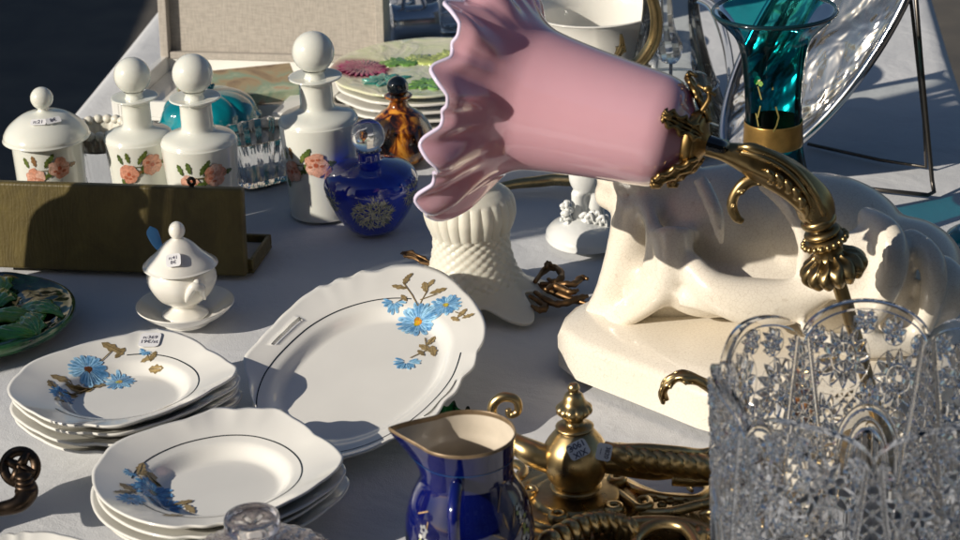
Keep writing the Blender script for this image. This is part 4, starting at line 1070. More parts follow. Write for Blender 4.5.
# pierced back plate: scrolls and leaves lying on the cloth
G_ = lambda x, y, z=.008: P(x, y, z)-B
def cscroll(name, pts, rads, z=.010, n=12):
    b = MB(); b.tube([G_(x, y, z+.004*sin(i*.7)) for i, (x, y) in enumerate(pts)], [q(v) for v in rads], n, 8); return b.build(name, 'brass', t)
pl_ = [(520, 466), (560, 470), (606, 472), (630, 480), (660, 492), (700, 494), (735, 492), (775, 498), (800, 530), (780, 560), (700, 560), (620, 560), (560, 556), (505, 540), (498, 500)]
b = MB(); n_ = len(pl_); v = [G_(x, y, .002) for x, y in pl_]+[G_(x, y, .007) for x, y in pl_]
b.add(v, [tuple(range(n_, 2*n_)), tuple(range(n_))[::-1]]+[(i, (i+1) % n_, n_+(i+1) % n_, n_+i) for i in range(n_)])
o = b.build('back_plate', 'brass', t, bevel=.002)
cscroll('rim_scroll', [(612, 472), (630, 486), (655, 496), (690, 500), (706, 494), (706, 486), (696, 483), (689, 487), (692, 491)], [3, 4, 5, 5, 5, 4, 4, 3, 2])
cscroll('rim_scroll', [(502, 468), (515, 464), (524, 470), (518, 478), (508, 474)], [3, 5, 5, 4, 3], .012)
cscroll('rim_scroll', [(618, 492), (632, 503), (640, 508), (650, 505), (648, 498), (640, 499), (641, 504)], [4, 4, 4, 4, 3, 3, 2], .013)
cscroll('rim_scroll', [(640, 512), (670, 512), (700, 505), (730, 500), (760, 504)], [4, 5, 5, 5, 4], .013)
cscroll('rim_scroll', [(600, 528), (640, 522), (680, 524), (710, 532), (735, 545), (750, 560)], [5, 6, 7, 7, 7, 7], .014)
cscroll('rim_scroll', [(700, 515), (715, 512), (740, 518), (765, 520)], [3, 5, 6, 5], .013)
for (p, r_, mm) in (((655, 499), 4, 0), ((663, 497), 4, 0), ((670, 501), 5, 0), ((662, 505), 5, 0), ((678, 497), 4, 0), ((676, 506), 4, 0), ((686, 502), 4, 0), ((650, 503), 3, 0)):
    b = MB(); c_ = G_(*p, .014); b.ball(c_, (q(r_), q(r_), q(r_*.8)), 14); b.build('flower_boss', 'bronze', t)
for i in range(6):
    x = 690+i*10; b = MB(); b.leaf([G_(x-10, 512, .010), G_(x-4, 520, .019), G_(x+2, 530, .022), G_(x+6, 540, .016), G_(x+7, 548, .009)], [q(3), q(6), q(6.5), q(5), q(1)], (1, .2, 0), n=9, sub=5, lobes=1, cup=-.5, depth=.1, groove=.06); b.build('leaf_flute', 'brass', t, solid=.002)
# gadrooned coils in front
for i in range(9):
    a = i/8; x = 548+a*78; y = 541-sin(a*pi*.75)*20+a*2
    b = MB(); b.tube([G_(x-9, y+10, .012), G_(x-4, y-3, .026), G_(x+4, y-6, .031), G_(x+9, y+2, .026), G_(x+10, y+14, .012)], [q(3), q(5.2), q(5.8), q(5), q(3)], 14, 5); b.build('coil_flute', 'brass', t)
cscroll('rim_scroll', [(632, 552), (640, 534), (660, 524), (684, 528), (697, 545), (698, 560)], [5, 6, 6, 6, 6, 6], .020, 16)
# stickers
def on_ball(px_, py_, w_, h, ang_, lines, parent, cen, rad, size):
    c0 = B+cen; d = ray(px_, py_); oc = CAM-c0; bb = oc.dot(d); cc = oc.dot(oc)-rad*rad; di = bb*bb-cc
    tt = -bb-sqrt(max(0, di)); p = CAM+d*tt; n_ = (p-c0).normalized(); n_ = (n_*.8-d*.2).normalized()
    x = (_r*cos(ang_)+_u*sin(ang_)); mw = Matrix.Translation(-B) @ frame_from(n_, p+n_*.0016, x)
    return sticker(parent, mw, w_, h, lines, size)
on_ball(578, 450, q(21), q(17), radians(28+180), ['XIX', '190€'], ball, Vector((0, 0, .022+q(30))), q(33), q(8.5))
mws = Matrix.Translation(-B) @ frame_from(-_f, PY(604, 452, Ys-.026), _r*cos(radians(78+180))+_u*sin(radians(78+180)))
sticker(t, mws, q(17), q(15), ['3820', '—'], q(6))
# ================================================================== frosted tulip shade
B = P(474, 300); k = K(B)*1.06; q = lambda x: x*k
t = thing('tulip_glass', 'frosted ribbed tulip lamp shade standing upright behind the platter', 'lamp shade', B)
def tul(a, u, rr, z):
    h = z/k*.93
    if 68 < h < 98: rr *= 1+.045*(abs(sin(12*a))-.5)
    elif 22 < h <= 68: rr *= 1+.035*sin(22*a+(int(h/4) % 2)*pi)*abs(sin(h*pi/4))
    if h < 34:
        s_ = (34-h)/34; c_ = cos(6*(a+.9)); rr *= 1+.24*s_*s_*c_; z += q(11)*s_*s_*(-c_*.5+.5)*1.1
    return rr, z
pr = [(66, 1), (57, 6), (48, 16), (41, 28), (36, 44), (34, 58), (35, 66), (39, 76), (41, 86), (38, 97), (31, 103), (25, 106), (22, 111), (23, 118), (28, 124), (29, 126), (27, 127)]
b = MB(); b.lathe([(q(a), q(z)/.93) for a, z in pr], 264, tul, smooth=7); b.build('shade', 'frost', t, solid=.0028)

# ================================================================== scrolled bronze ornament under it
B = P(560, 292); t = thing('bronze_ornament', 'brown gilt bronze scroll ornament lying behind the frosted shade', 'ornament', B)
G_ = lambda x, y, z=.008: P(x, y, z)-B; k = K(B); q = lambda x: x*k
for pts, z in (([(420, 262), (470, 275), (530, 284), (552, 292), (575, 300), (588, 304)], .008), ([(535, 282), (545, 270), (556, 268), (562, 276), (555, 282), (548, 279)], .014), ([(540, 284), (560, 284), (574, 284), (581, 278), (588, 279)], .012),
               ([(535, 292), (552, 303), (566, 303), (580, 298), (588, 296)], .010), ([(545, 290), (555, 286), (570, 292), (578, 290)], .015), ([(530, 296), (545, 306), (540, 310), (532, 306)], .008), ([(546, 268), (548, 264), (552, 266)], .02)):
    b = MB(); n_ = len(pts); b.tube([G_(x, y, z) for x, y in pts], [q(2)]+[q(3.4)]*(n_-2)+[q(1.6)], 10, 6, fn=lambda a, u: 1+.15*sin(u*40)); b.build('scroll', 'rust', t)
b = MB(); b.leaf([G_(402, 253, .006), G_(412, 256, .012), G_(425, 262, .010), G_(440, 268, .008)], [q(2), q(7), q(6), q(3)], (.2, 1, .1), lobes=3, depth=.6); b.build('leaf_tip', 'rust', t, solid=.002)

# ================================================================== white porcelain figurine
B = P(590, 238); k = K(B); q = lambda x: x*k
t = thing('figurine', 'white porcelain figurine on an oval mound base, half hidden by the pink shade', 'figurine', B)
b = MB(); b.lathe([(0, .001), (q(42), .001), (q(45), .004), (q(44), q(9)), (q(36), q(17)), (q(20), q(22)), (0, q(23))], 64, lambda a, u, rr, z: (rr*(1+.04*sin(3*a+1)), z*(1+.12*sin(2*a)))); b.build('mound', 'figure', t)
rx = 1
remesh_blob('body', [((q(-10), 0, q(30)), (q(9), q(9), q(20))), ((q(6), q(2), q(34)), (q(9), q(9), q(24))), ((q(-3), 0, q(68)), (q(17), q(13), q(22))), ((q(-2), 0, q(96)), (q(14), q(10), q(18))), ((q(-2), 0, q(122)), (q(8.5), q(9), q(10.5)))],
  [([(q(-10), q(-2), q(50)), (q(-12), q(-3), q(30)), (q(-13), q(-6), q(18))], [q(8), q(6), q(7)]), ([(q(8), 0, q(50)), (q(9), 0, q(28)), (q(12), q(-3), q(17))], [q(8), q(6), q(7)]),
   ([(q(-14), 0, q(104)), (q(-26), q(-3), q(88)), (q(-18), q(-9), q(76))], [q(5.5), q(5), q(4)]), ([(q(11), 0, q(104)), (q(22), q(-2), q(90)), (q(28), q(-3), q(74))], [q(5.5), q(5), q(4)]), ([(q(-2), 0, q(105)), (q(-2), 0, q(116))], [q(5), q(5)])], 'figure', t, q(1.6), 3)
b = MB()
for i in range(46):
    a = R_.uniform(0, 6.3); rr_ = q(R_.uniform(4, 13)); zz = q(R_.uniform(8, 44)); c_ = Vector((q(-24)+rr_*cos(a)*.7*(1-zz/q(70)), q(-10)+rr_*sin(a)*.5, zz))
    b.ball(c_, (q(R_.uniform(2, 4.4)), q(R_.uniform(2, 4)), q(R_.uniform(1.5, 3.5))), 10)
for i in range(16):
    c_ = Vector((q(R_.uniform(-12, 12)), q(-14+R_.uniform(-2, 2)), q(R_.uniform(20, 30)))); b.tube([c_, c_+Vector((q(5), q(-2), q(4))), c_+Vector((q(7), q(-3), q(-3)))], [q(2.6), q(2.2), q(1)], 8, 4)
b.build('flower_garland', 'figure', t)

# ================================================================== crackled animal statue
W0 = P(553, 374); 
t = thing('animal_statue', 'large cream crackle-glazed reclining animal statue on its plinth', 'statue', P(740, 380))
O = t.location
g3 = lambda x, y, z=0: P(x, y, z)-O
zt = .034
out = [(556, 372), (640, 405), (716, 436), (800, 452), (900, 440), (985, 405), (1000, 340), (960, 300), (850, 290), (740, 296), (640, 318), (598, 330), (566, 346)]
def subdiv(pl, it=2):
    for _ in range(it):
        o2 = []
        for i in range(len(pl)):
            a, b_ = pl[i], pl[(i+1) % len(pl)]
            o2 += [(a[0]*.75+b_[0]*.25, a[1]*.75+b_[1]*.25), (a[0]*.25+b_[0]*.75, a[1]*.25+b_[1]*.75)]
        pl = o2
    return pl
pb = subdiv(out, 1); n_ = len(pb); lo_ = [g3(x, y, 0.001) for x, y in pb]; cen = sum((p for p in lo_), Vector())/n_
b = MB(); rings = []
for s_, z in ((1.0, .001), (1.0, .028), (.985, .033), (.95, .036), (.8, .040), (.5, .043), (.02, .044)):
    rings.append([Vector((cen.x+(p.x-cen.x)*s_, cen.y+(p.y-cen.y)*s_, z)) for p in lo_])
b.add([p for r_ in rings for p in r_], [(i*n_+j, i*n_+(j+1) % n_, (i+1)*n_+(j+1) % n_, (i+1)*n_+j) for i in range(len(rings)-1) for j in range(n_)])
b.build('plinth', 'crackle', t, smooth=True)
def at(x, y, gx, gy):   # image point placed over ground point
    Yw = P(gx, gy).y; return PY(x, y, Yw)-O
kk = K(P(740, 350)); u_ = lambda v: v*kk
e_ = lambda ax_, ang_: Matrix.Rotation(radians(ang_), 3, ax_)
balls = [
 (at(668, 222, 662, 345), (u_(44), u_(48), u_(66)), e_('Y', -12)),      # chest
 (at(738, 222, 740, 350), (u_(82), u_(56), u_(58)), e_('Y', 8)),        # ribcage
 (at(825, 232, 835, 350), (u_(84), u_(56), u_(58)), e_('Y', 14)),
 (at(905, 272, 905, 352), (u_(60), u_(62), u_(54)), e_('Y', 10)),       # haunch
 (at(868, 270, 884, 398), (u_(46), u_(24), u_(40)), e_('Y', 30)),       # near thigh
 (at(650, 160, 655, 345), (u_(44), u_(40), u_(48)), e_('Y', -10)),      # neck
 (at(625, 176, 648, 345), (u_(30), u_(26), u_(22)), e_('Y', 12)),       # head
 (at(608, 195, 640, 343), (u_(15), u_(18), u_(15)), e_('Y', 12)),       # muzzle
 (at(648, 138, 660, 335), (u_(8), u_(5), u_(12))), (at(632, 140, 640, 360), (u_(8), u_(5), u_(12))),   # ears
 (at(905, 300, 905, 384), (u_(44), u_(34), u_(40))), (at(935, 290, 932, 388), (u_(34), u_(30), u_(36))),
 (at(660, 292, 668, 374), (u_(15), u_(12), u_(13))),                      # knee
 (at(672, 300, 670, 350), (u_(52), u_(36), u_(34)), e_('Y', 10)), (at(648, 272, 652, 354), (u_(34), u_(32), u_(44)), e_('Y', -24)), (at(760, 282, 760, 362), (u_(105), u_(44), u_(34))), (at(850, 300, 856, 372), (u_(70), u_(40), u_(30))),
]
tubes = [
 ([at(640, 200, 650, 352), at(630, 246, 640, 356), at(612, 292, 618, 354), at(590, 316, 592, 348)], [u_(27), u_(23), u_(18), u_(10)]),
 ([at(672, 228, 668, 376), at(672, 262, 672, 382), at(660, 292, 660, 378), at(618, 322, 622, 364), at(590, 334, 592, 358)], [u_(24), u_(17), u_(14), u_(11), u_(8)]),
 ([at(640, 190, 640, 355), at(652, 225, 652, 372), at(650, 262, 650, 374), at(640, 285, 640, 370)], [u_(9), u_(9), u_(8), u_(5)]),
 ([at(690, 262, 690, 384), at(712, 288, 712, 392), at(752, 302, 752, 394), at(800, 298, 800, 394), at(842, 276, 842, 396)], [u_(12), u_(18), u_(24), u_(20), u_(10)]),
 ([at(664, 268, 664, 366), at(690, 288, 690, 372), at(720, 300, 720, 372)], [u_(20), u_(26), u_(20)]),
 ([at(680, 300, 684, 386), at(716, 306, 716, 392), at(752, 314, 752, 396)], [u_(8), u_(9), u_(6)]),
 ([at(700, 178, 700, 372), at(716, 214, 716, 384), at(722, 246, 722, 386)], [u_(9), u_(9), u_(5)]),
 ([at(760, 180, 760, 376), at(790, 205, 790, 388), at(806, 240, 806, 392), at(800, 272, 800, 390)], [u_(9), u_(11), u_(10), u_(6)]),
 ([at(862, 214, 862, 386), at(888, 232, 888, 404), at(894, 262, 894, 412), at(884, 296, 884, 412), at(862, 330, 860, 404)], [u_(10), u_(14), u_(15), u_(13), u_(9)]),
 ([at(905, 232, 905, 392), at(930, 256, 928, 404), at(934, 290, 932, 408), at(922, 330, 920, 402)], [u_(9), u_(13), u_(13), u_(10)]),
 ([at(862, 262, 862, 404), at(868, 286, 868, 408), at(850, 316, 850, 408)], [u_(7), u_(8), u_(6)]),
 ([at(800, 330, 790, 405), at(850, 345, 850, 410), at(930, 340, 930, 400)], [u_(8), u_(12), u_(14)]),
]
for dx in (-7, 0, 7):
    tubes.append(([at(600+dx, 326+dx*.2, 606+dx, 356+dx*.8), at(586+dx*.7, 333+dx*.4, 590+dx, 358+dx)], [u_(5), u_(4)]))
st = remesh_blob('body', balls, tubes, 'crackle', t, .0036, 12)
# folded drapery on the plinth
b = MB(); nu_, nv_ = 60, 30; v = []
for j in range(nv_+1):
    for i in range(nu_+1):
        a, c_ = i/nu_, j/nv_
        X = 600+(742-600)*a + 30*c_*a; Y = 330+8*a+(c_)*(62*a+6)
        h = .036+.010*(1-c_)*(1-abs(2*a-1))+.0035*sin(a*14+c_*5)*(1-c_*.6)*a+.001
        v.append(g3(X, Y, 0)+Vector((0, 0, h-.0075*smooth(.8, 1, c_)-.008*smooth(.85, 1, a))))
b.add(v, [(j*(nu_+1)+i, (j+1)*(nu_+1)+i, (j+1)*(nu_+1)+i+1, j*(nu_+1)+i+1) for j in range(nv_) for i in range(nu_)]); b.build('drapery', 'crackle', t, solid=.003)

# ================================================================== big cut crystal bowl
RC = P(870, 372, .19); B = Vector((RC.x, RC.y, 0)); k = K(RC); Rr = 161*k; Hb = .19
t = thing('crystal_bowl', 'tall heavy cut crystal bowl with a lobed rim, in front of the statue', 'bowl', B)
NL = 7; nA, nZ = 1680, 340
A = np.linspace(0, 2*pi, nA, endpoint=False)[:, None]; U = np.linspace(0, 1, nZ)[None, :]
near = cam_ang(B)+.04
lobe = np.abs(np.cos(NL/2*(A-near-pi/NL)))         # 1 at lobe centres
lobe = np.sqrt(np.clip(1-(1-lobe)**2*1.0, 0, 1))
# angle from the nearest lobe centre
da = ((A-near-pi/NL+pi/NL) % (2*pi/NL))-pi/NL
top = Hb + .022*np.sqrt(np.clip(1-(da/(pi/NL))**2, 0, 1)) - .016
Z = .001+(top-.001)*U
Rad = (.094+(Rr-.094)*(Z/Hb)**.85)
Rad = Rad*(1+.012*np.cos(NL*(A-near-pi/NL))*(Z/Hb)**2)
S = da*.12; zc_ = Z                                   # arc metres from the lobe centre
def tri(x): return np.abs((x % 1)*2-1)
D = .0046
p_ = .0088; hgt = D*.55*np.minimum(tri((S+zc_)/p_), tri((S-zc_)/p_))*np.clip((.135-Z)/.02, 0, 1)
def hob(sx, sz, Rm, n, d):
    global hgt
    rho = np.sqrt((S-sx)**2+(zc_-sz)**2)/Rm; ph = np.arctan2(zc_-sz, S-sx)
    if Rm < .013: n = 8
    t_ = tri(ph*n/(2*pi))
    star = rho < (.66+.34*t_)
    v_ = np.where(star, d*(.30+.80*t_), d*.10)
    v_ = np.where(rho < .50, d*.1, v_)
    c8 = tri(ph*6/(2*pi))
    v_ = np.where(rho < .44, d*(.25+.75*c8), v_)
    v_ = np.where(rho < .14, d*.95, v_)
    hgt = np.where(rho < 1.0, v_, hgt)
for (sx, sz, Rm) in ((-.029, .142, .0215), (.018, .156, .0225), (0.0, .183, .010), (-.024, .176, .010), (-.005, .128, .012), (.047, .147, .011), (-.048, .168, .009), (.042, .172, .010), (.036, .112, .0195), (-.040, .104, .019), (.039, .075, .018), (-.039, .066, .018), (.038, .038, .018), (-.038, .029, .018)):
    hob(sx, sz, Rm, 12, D)
xs = S+.004
for wa, top_a in ((.027, .120), (.018, .108)):
    ar_ = np.sqrt((xs/wa)**2+np.where(zc_ > top_a-.035, (zc_-top_a+.035)/.035, 0)**2)
    if wa > .02: hgt = np.where((ar_ < 1) & (zc_ > .01), D*.5, hgt)
    else: hgt = np.where((ar_ < 1) & (zc_ > .01), D*1.1*tri(xs/.009)*np.clip((1-ar_)*4, 0, 1), hgt)
    rd = np.abs(ar_-1)*wa
    hgt = np.where((rd < .0024) & (zc_ > .01), D*1.25*np.sqrt(np.clip(1-(rd/.0024)**2, 0, 1)), hgt)
zn_ = np.clip(Z/Hb, 0, 1.2); bw_ = (pi/NL-.02)*np.clip(.30+.70*np.clip(zn_, 0, 1)**.75, 0, 1)*.12
out_ = np.abs(S) > bw_
p_ = .0105; hgt = np.where(out_, D*np.minimum(tri((S+zc_)/p_), tri((S-zc_)/p_)), hgt)
edge_a = np.abs(np.abs(S)-bw_)
hgt = np.where((edge_a < .0022), D*1.15*np.sqrt(np.clip(1-(edge_a/.0022)**2, 0, 1)), hgt)
dtop = (top-Z); hgt = np.where(dtop < .006, D*.6, hgt)
hgt = np.where((dtop > .006) & (dtop < .008), 0, hgt)
Ro = Rad-D+hgt
Zi = .012+(top-.012)*U[:, ::-1]; Radi = (.094+(Rr-.094)*(Zi/Hb)**.85)-.0085
Radi = Radi*(1+.012*np.cos(NL*(A-near-pi/NL))*(Zi/Hb)**2)
co = np.concatenate([np.stack([Ro*np.cos(A), Ro*np.sin(A), Z], -1), np.stack([Radi*np.cos(A), Radi*np.sin(A), Zi], -1)[:, ::6]], 1)
nT = co.shape[1]; co[:, nZ-1, 2] += 0; co = co.reshape(-1, 3)
i_ = np.arange(nA)[:, None]; j_ = np.arange(nT-1)[None, :]; i2 = (i_+1) % nA
fq = np.stack([i_*nT+j_, i2*nT+j_, i2*nT+j_+1, i_*nT+j_+1], -1).reshape(-1, 4)
nv0 = len(co); co = np.concatenate([co, [[0, 0, .001], [0, 0, .012]]]); 
ii = np.arange(nA); f1 = np.stack([np.full(nA, nv0), (ii+1) % nA*nT, ii*nT], -1); f2 = np.stack([np.full(nA, nv0+1), ii*nT+nT-1, (ii+1) % nA*nT+nT-1], -1)
me = bpy.data.meshes.new('bowl_body'); nl = len(fq)*4+len(f1)*3+len(f2)*3; nf = len(fq)+len(f1)+len(f2)
me.vertices.add(len(co)); me.vertices.foreach_set('co', co.ravel()); me.loops.add(nl); me.polygons.add(nf)
me.loops.foreach_set('vertex_index', np.concatenate([fq.ravel(), f1.ravel(), f2.ravel()]).astype(np.int32))
tot = np.concatenate([np.full(len(fq), 4), np.full(nf-len(fq), 3)]); me.polygons.foreach_set('loop_start', np.concatenate([[0], np.cumsum(tot)[:-1]]).astype(np.int32)); me.polygons.foreach_set('loop_total', tot.astype(np.int32))
me.materials.append(M['crystal']); me.update(calc_edges=True); me.validate(); 
me.polygons.foreach_set('use_smooth', [False]*len(me.polygons))
o = bpy.data.objects.new('body', me); COL.objects.link(o); o.parent = t

# ================================================================== teal vase
B = P(772, 252); k = K(B); q = lambda v: v*k
t = thing('tall_vase', 'teal glass vase with flared mouth and gold band', 'vase', B)
zz = lambda y: (252-y)*k/.945
pr = [(0, .001), (54, .001), (57, .003), (56, .01), (50, zz(215)), (38, zz(185)), (31, zz(160)), (28, zz(140)), (27, zz(118)), (28, zz(90)), (31, zz(60)), (36, zz(42)), (46, zz(30)), (57, zz(20)), (60, zz(16))]
pr = [(q(a), z) for a, z in pr]
b = MB(); b.lathe(pr+[], 72, lambda a, u, rr, z: (rr*(1+.02*cos(10*a)*(u < .95)), z), smooth=3)
b.c = {i: (1, 1, 1, 1) for i in range(len(b.v))}
fm = cylmap(lambda z: q(27)+q(1.2)+(q(6)*smooth(zz(60), zz(40), z)), cam_ang(B))
for x, y, s_, c_ in ((-19, 70, 4, (.55, .15, .15)), (-16, 73, 3.4, (.6, .5, .3)), (-13, 77, 3, (.2, .35, .08)), (-18, 76, 3, (.2, .35, .08))):
    b.poly([(q(x)+q(s_)*cos(i), zz(y)+q(s_)*sin(i)) for i in range(6)], fm, c_, rings=1, off=nxt())
for p_1, p_2 in (((-16, 80), (-12, 92)), ((-16, 110), (-13, 98)), ((-18, 106), (-15, 118)), ((2, 98), (5, 108)), ((5, 108), (3, 116)), ((3, 116), (0, 122)), ((-2, 75), (-1, 82))):
    stem(b, fm, (q(p_1[0]), zz(p_1[1])), (q(p_2[0]), zz(p_2[1])), q(.8), (.22, .19, .06))
b.build('body', ['teal', 'decal'], t)
b = MB(); b.lathe([(q(28.6), zz(143)), (q(29.4), zz(142)), (q(28.8), zz(131)), (q(28.6), zz(121)), (q(28.0), zz(120))], 64, smooth=2); b.build('gold_band', 'gold', t)
b = MB(); b.lathe([(q(59), zz(18)), (q(61), zz(16)), (q(59), zz(13.5)), (q(57), zz(15.5))], 72, smooth=3, close=True); b.build('rim', pm('dark teal glass rim', (.002, .02, .025), .05, coat=1), t)

# ================================================================== silver tray on a wire easel
Yt = P(860, 182).y
c0 = PY(812, 140, Yt); c1 = PY(912, -5, Yt); k = K(c0)
ex = (c1-c0).normalized(); ey_ = Vector((-.55, .8, .05)); ey_ = (ey_-ex*ey_.dot(ex)).normalized(); nrm = ex.cross(ey_).normalized()
if nrm.y > 0: nrm = -nrm; ey_ = nrm.cross(ex)
a_ = (c1-c0).length*.95; b_ = .075
tc_ = c0+ex*a_*.72+Vector((-.7, .7, .05)).normalized()*b_*.72
t = thing('oval_tray', 'oval silver tray leaning on a wire stand behind the teal vase', 'tray', tc_)
mt = Matrix((ex, ey_, nrm)).transposed().to_4x4(); mt.translation = (0, 0, 0)
b = MB(); b.lathe([(0, .0), (.70, .0), (.76, .03), (.80, .10), (.97, .15), (1.0, .14), (1.0, .12), (.96, .12), (.8, .06), (.72, -.03), (0, -.03)], 120, lambda a, u, rr, z: (rr*(1+.012*cos(12*a)*(rr > .8)), z+.012*sin(24*a)*(rr > .78)), mat=mt @ Matrix.Diagonal((a_, b_, .09, 1)), smooth=4)

hs, nt, bs_ = new('worn silver tray'); bs_.inputs['Metallic'].default_value = .95; bs_.inputs['Roughness'].default_value = .16
nz_ = tex(nt, 'noise', 11, 3, .5, .6, stretch=(.5, 2.2, 1)); bn = N(nt, 'ShaderNodeBump'); bn.inputs['Strength'].default_value = 1; bn.inputs['Distance'].default_value = .02
nt.links.new(nz_.outputs[0], bn.inputs['Height']); nt.links.new(bn.outputs[0], bs_.inputs['Normal'])
nt.links.new(ramp(nt, nz_.outputs[0], [(.3, (.40, .34, .27)), (.6, (.75, .72, .66))]), bs_.inputs['Base Color'])
b.build('tray', hs, t)
b = MB(); pts = [mt @ Vector((a_*1.0*cos(x*pi/40), b_*1.0*sin(x*pi/40), .016)) for x in range(81)]; b.tube(pts, .0045, 10, 1); b.build('rolled_edge', 'steel', t)
B = P(870, 190); t = thing('wire_easel', 'thin dark wire plate stand holding up the silver tray', 'plate stand', B)
Wp = lambda x, y, z: P(x, y, z)-B
b = MB(); b.tube([Wp(808, 144, .0025), Wp(880, 160, .0025), Wp(926, 167, .0025), PY(924, 120, P(926, 167).y)-B, PY(912, 10, P(926, 167).y)-B, PY(905, -40, P(926, 167).y)-B], .0019, 8, 1); b.build('back_loop', 'wire', t)
b = MB(); b.tube([Wp(820, 183, .0025), Wp(880, 190, .0025), Wp(928, 195, .0025), Wp(934, 192, .0025), PY(932, 180, P(934, 192).y)-B, PY(921, 60, P(934, 192).y)-B, PY(913, -40, P(934, 192).y)-B], .0022, 8, 1); b.build('front_loop', 'wire', t)

# ================================================================== white chamber pot
B = P(598, 122); k = K(B); q = lambda v: v*k
t = thing('chamber_pot', 'white enamel pot with side handle behind the pink shade', 'pot', B)
zr = 112*k/.95
b = MB(); b.lathe([(0, .001), (q(40), .001), (q(46), .006), (q(56), zr*.5), (q(60), zr*.85), (q(66), zr*.985), (q(68), zr), (q(65), zr*1.005), (q(58), zr*.9), (q(52), zr*.5), (q(40), .012), (0, .010)], 96); b.build('body', 'porcelain', t)
ha = cam_ang(B)+.0; b = MB(); b.tube([pd(ha, q(56), zr*.72), pd(ha, q(74), zr*.75), pd(ha, q(76), zr*.6), pd(ha, q(72), zr*.4), pd(ha, q(54), zr*.3)], [q(6), q(6), q(6), q(5.5), q(5)], 14, 8); b.build('handle', 'porcelain', t)
B = P(560, 62); k = K(B); q = lambda v: v*k
o = MB().lathe([(0, .001), (q(20), .001), (q(24), .004), (q(34), q(30)), (q(40), q(52)), (q(39), q(53)), (q(32), q(30)), (0, q(8))], 64).build('blue_bowl', 'bluepaint', loc=B); tag(o, 'deep blue bowl just peeping out behind the white pot', 'bowl')

# ================================================================== brass chandelier arm with a prism
B = P(600, 195); k = K(B); Yc = P(640, 170).y
t = thing('chandelier_arm', 'curved brass chandelier arm passing behind the pink shade', 'chandelier arm', B)
c_ = lambda x, y, dy=0: PY(x, y, Yc+dy)-B
b = MB(); b.tube([P(480, 192, .006)-B, P(515, 184, .008)-B, P(550, 180, .009)-B, P(590, 172, .02)-B, c_(615, 100), c_(622, 72), c_(640, 62), c_(654, 40), c_(656, 15), c_(648, -10), c_(630, -30)], [.003, .005, .006, .006, .0065, .0065, .0068, .0065, .006, .005, .004], 16, 8); b.build('arm', 'brass', t)
b = MB(); b.leaf([c_(610, 70, -.01), c_(616, 58, -.01), c_(622, 47, -.01), c_(621, 34, -.01)], [.002, .006, .0055, .0005], (1, 0, .3), lobes=3, depth=.6); b.build('leaf', 'brass', t, solid=.002)
# clear glass carafe
B = P(672, 142); k = K(B); q = lambda v: v*k
t = thing('carafe', 'clear thin glass carafe with a thick handle, left of the teal vase', 'carafe', B)
b = MB(); b.lathe([(0, .002), (q(50), .001), (q(56), .006), (q(58), q(14)), (q(50), q(46)), (q(38), q(85)), (q(30), q(120)), (q(27), q(150)), (q(32), q(170))], 80, lambda a, u, rr, z: (rr*(1+.012*cos(8*a)), z), smooth=5); b.build('body', 'thinclear', t)
for (y_, rr_) in ((4, 56.5), (60, 46.5)):
    b = MB(); b.lathe([(q(rr_-1), q(y_)), (q(rr_+1), q(y_+1.5)), (q(rr_-1), q(y_+3))], 80, smooth=2, close=True); b.build('glass_rib', 'prism', t)
b = MB(); b.tube([Vector((q(26), -.01, q(150))), Vector((q(40), -.015, q(140))), Vector((q(52), -.02, q(105))), Vector((q(58), -.02, q(60))), Vector((q(62), -.02, q(18)))], [q(5), q(5), q(4.6), q(4.2), q(5)], 12, 8); b.build('handle', 'prism', t)
Yp = P(672, 165).y; pc_ = PY(668, 42, Yp)
t = thing('glass_prism', 'long clear glass drop standing before the carafe', 'glass drop', Vector((pc_.x, pc_.y, 0)))
top_ = PY(664, -20, Yp)-t.location; mid_ = pc_-t.location
b = MB(); b.tube([top_, PY(666, 20, Yp)-t.location, PY(667, 33, Yp)-t.location, PY(669, 48, Yp)-t.location, PY(671, 60, Yp)-t.location, PY(671, 64, Yp)-t.location], [.006, .0075, .010, .0135, .009, .001], 8, 5); b.build('drop', 'prism', t, smooth=False)
b = MB(); b.tube([PY(671, 62, Yp)-t.location, Vector((.0, 0, .006))], [.0018, .0018], 8, 1); b.lathe([(0, .001), (.022, .001), (.022, .003), (.004, .006), (0, .006)], 32); b.build('stand', 'prism', t)
for i, (x, y, lab) in enumerate(((748, 128, 'small clear liqueur glass just left of the teal vase'),)):
    B = P(x, y); k = K(B); q = lambda v: v*k
    o = MB().lathe([(0, .001), (q(15), .001), (q(15), .003), (q(3), q(4)), (q(2.5), q(22)), (q(12), q(34)), (q(15), q(60)), (q(13.5), q(60)), (q(10), q(36)), (0, q(30))], 40).build('liqueur_glass', 'prism', loc=B); tag(o, lab, 'glass')

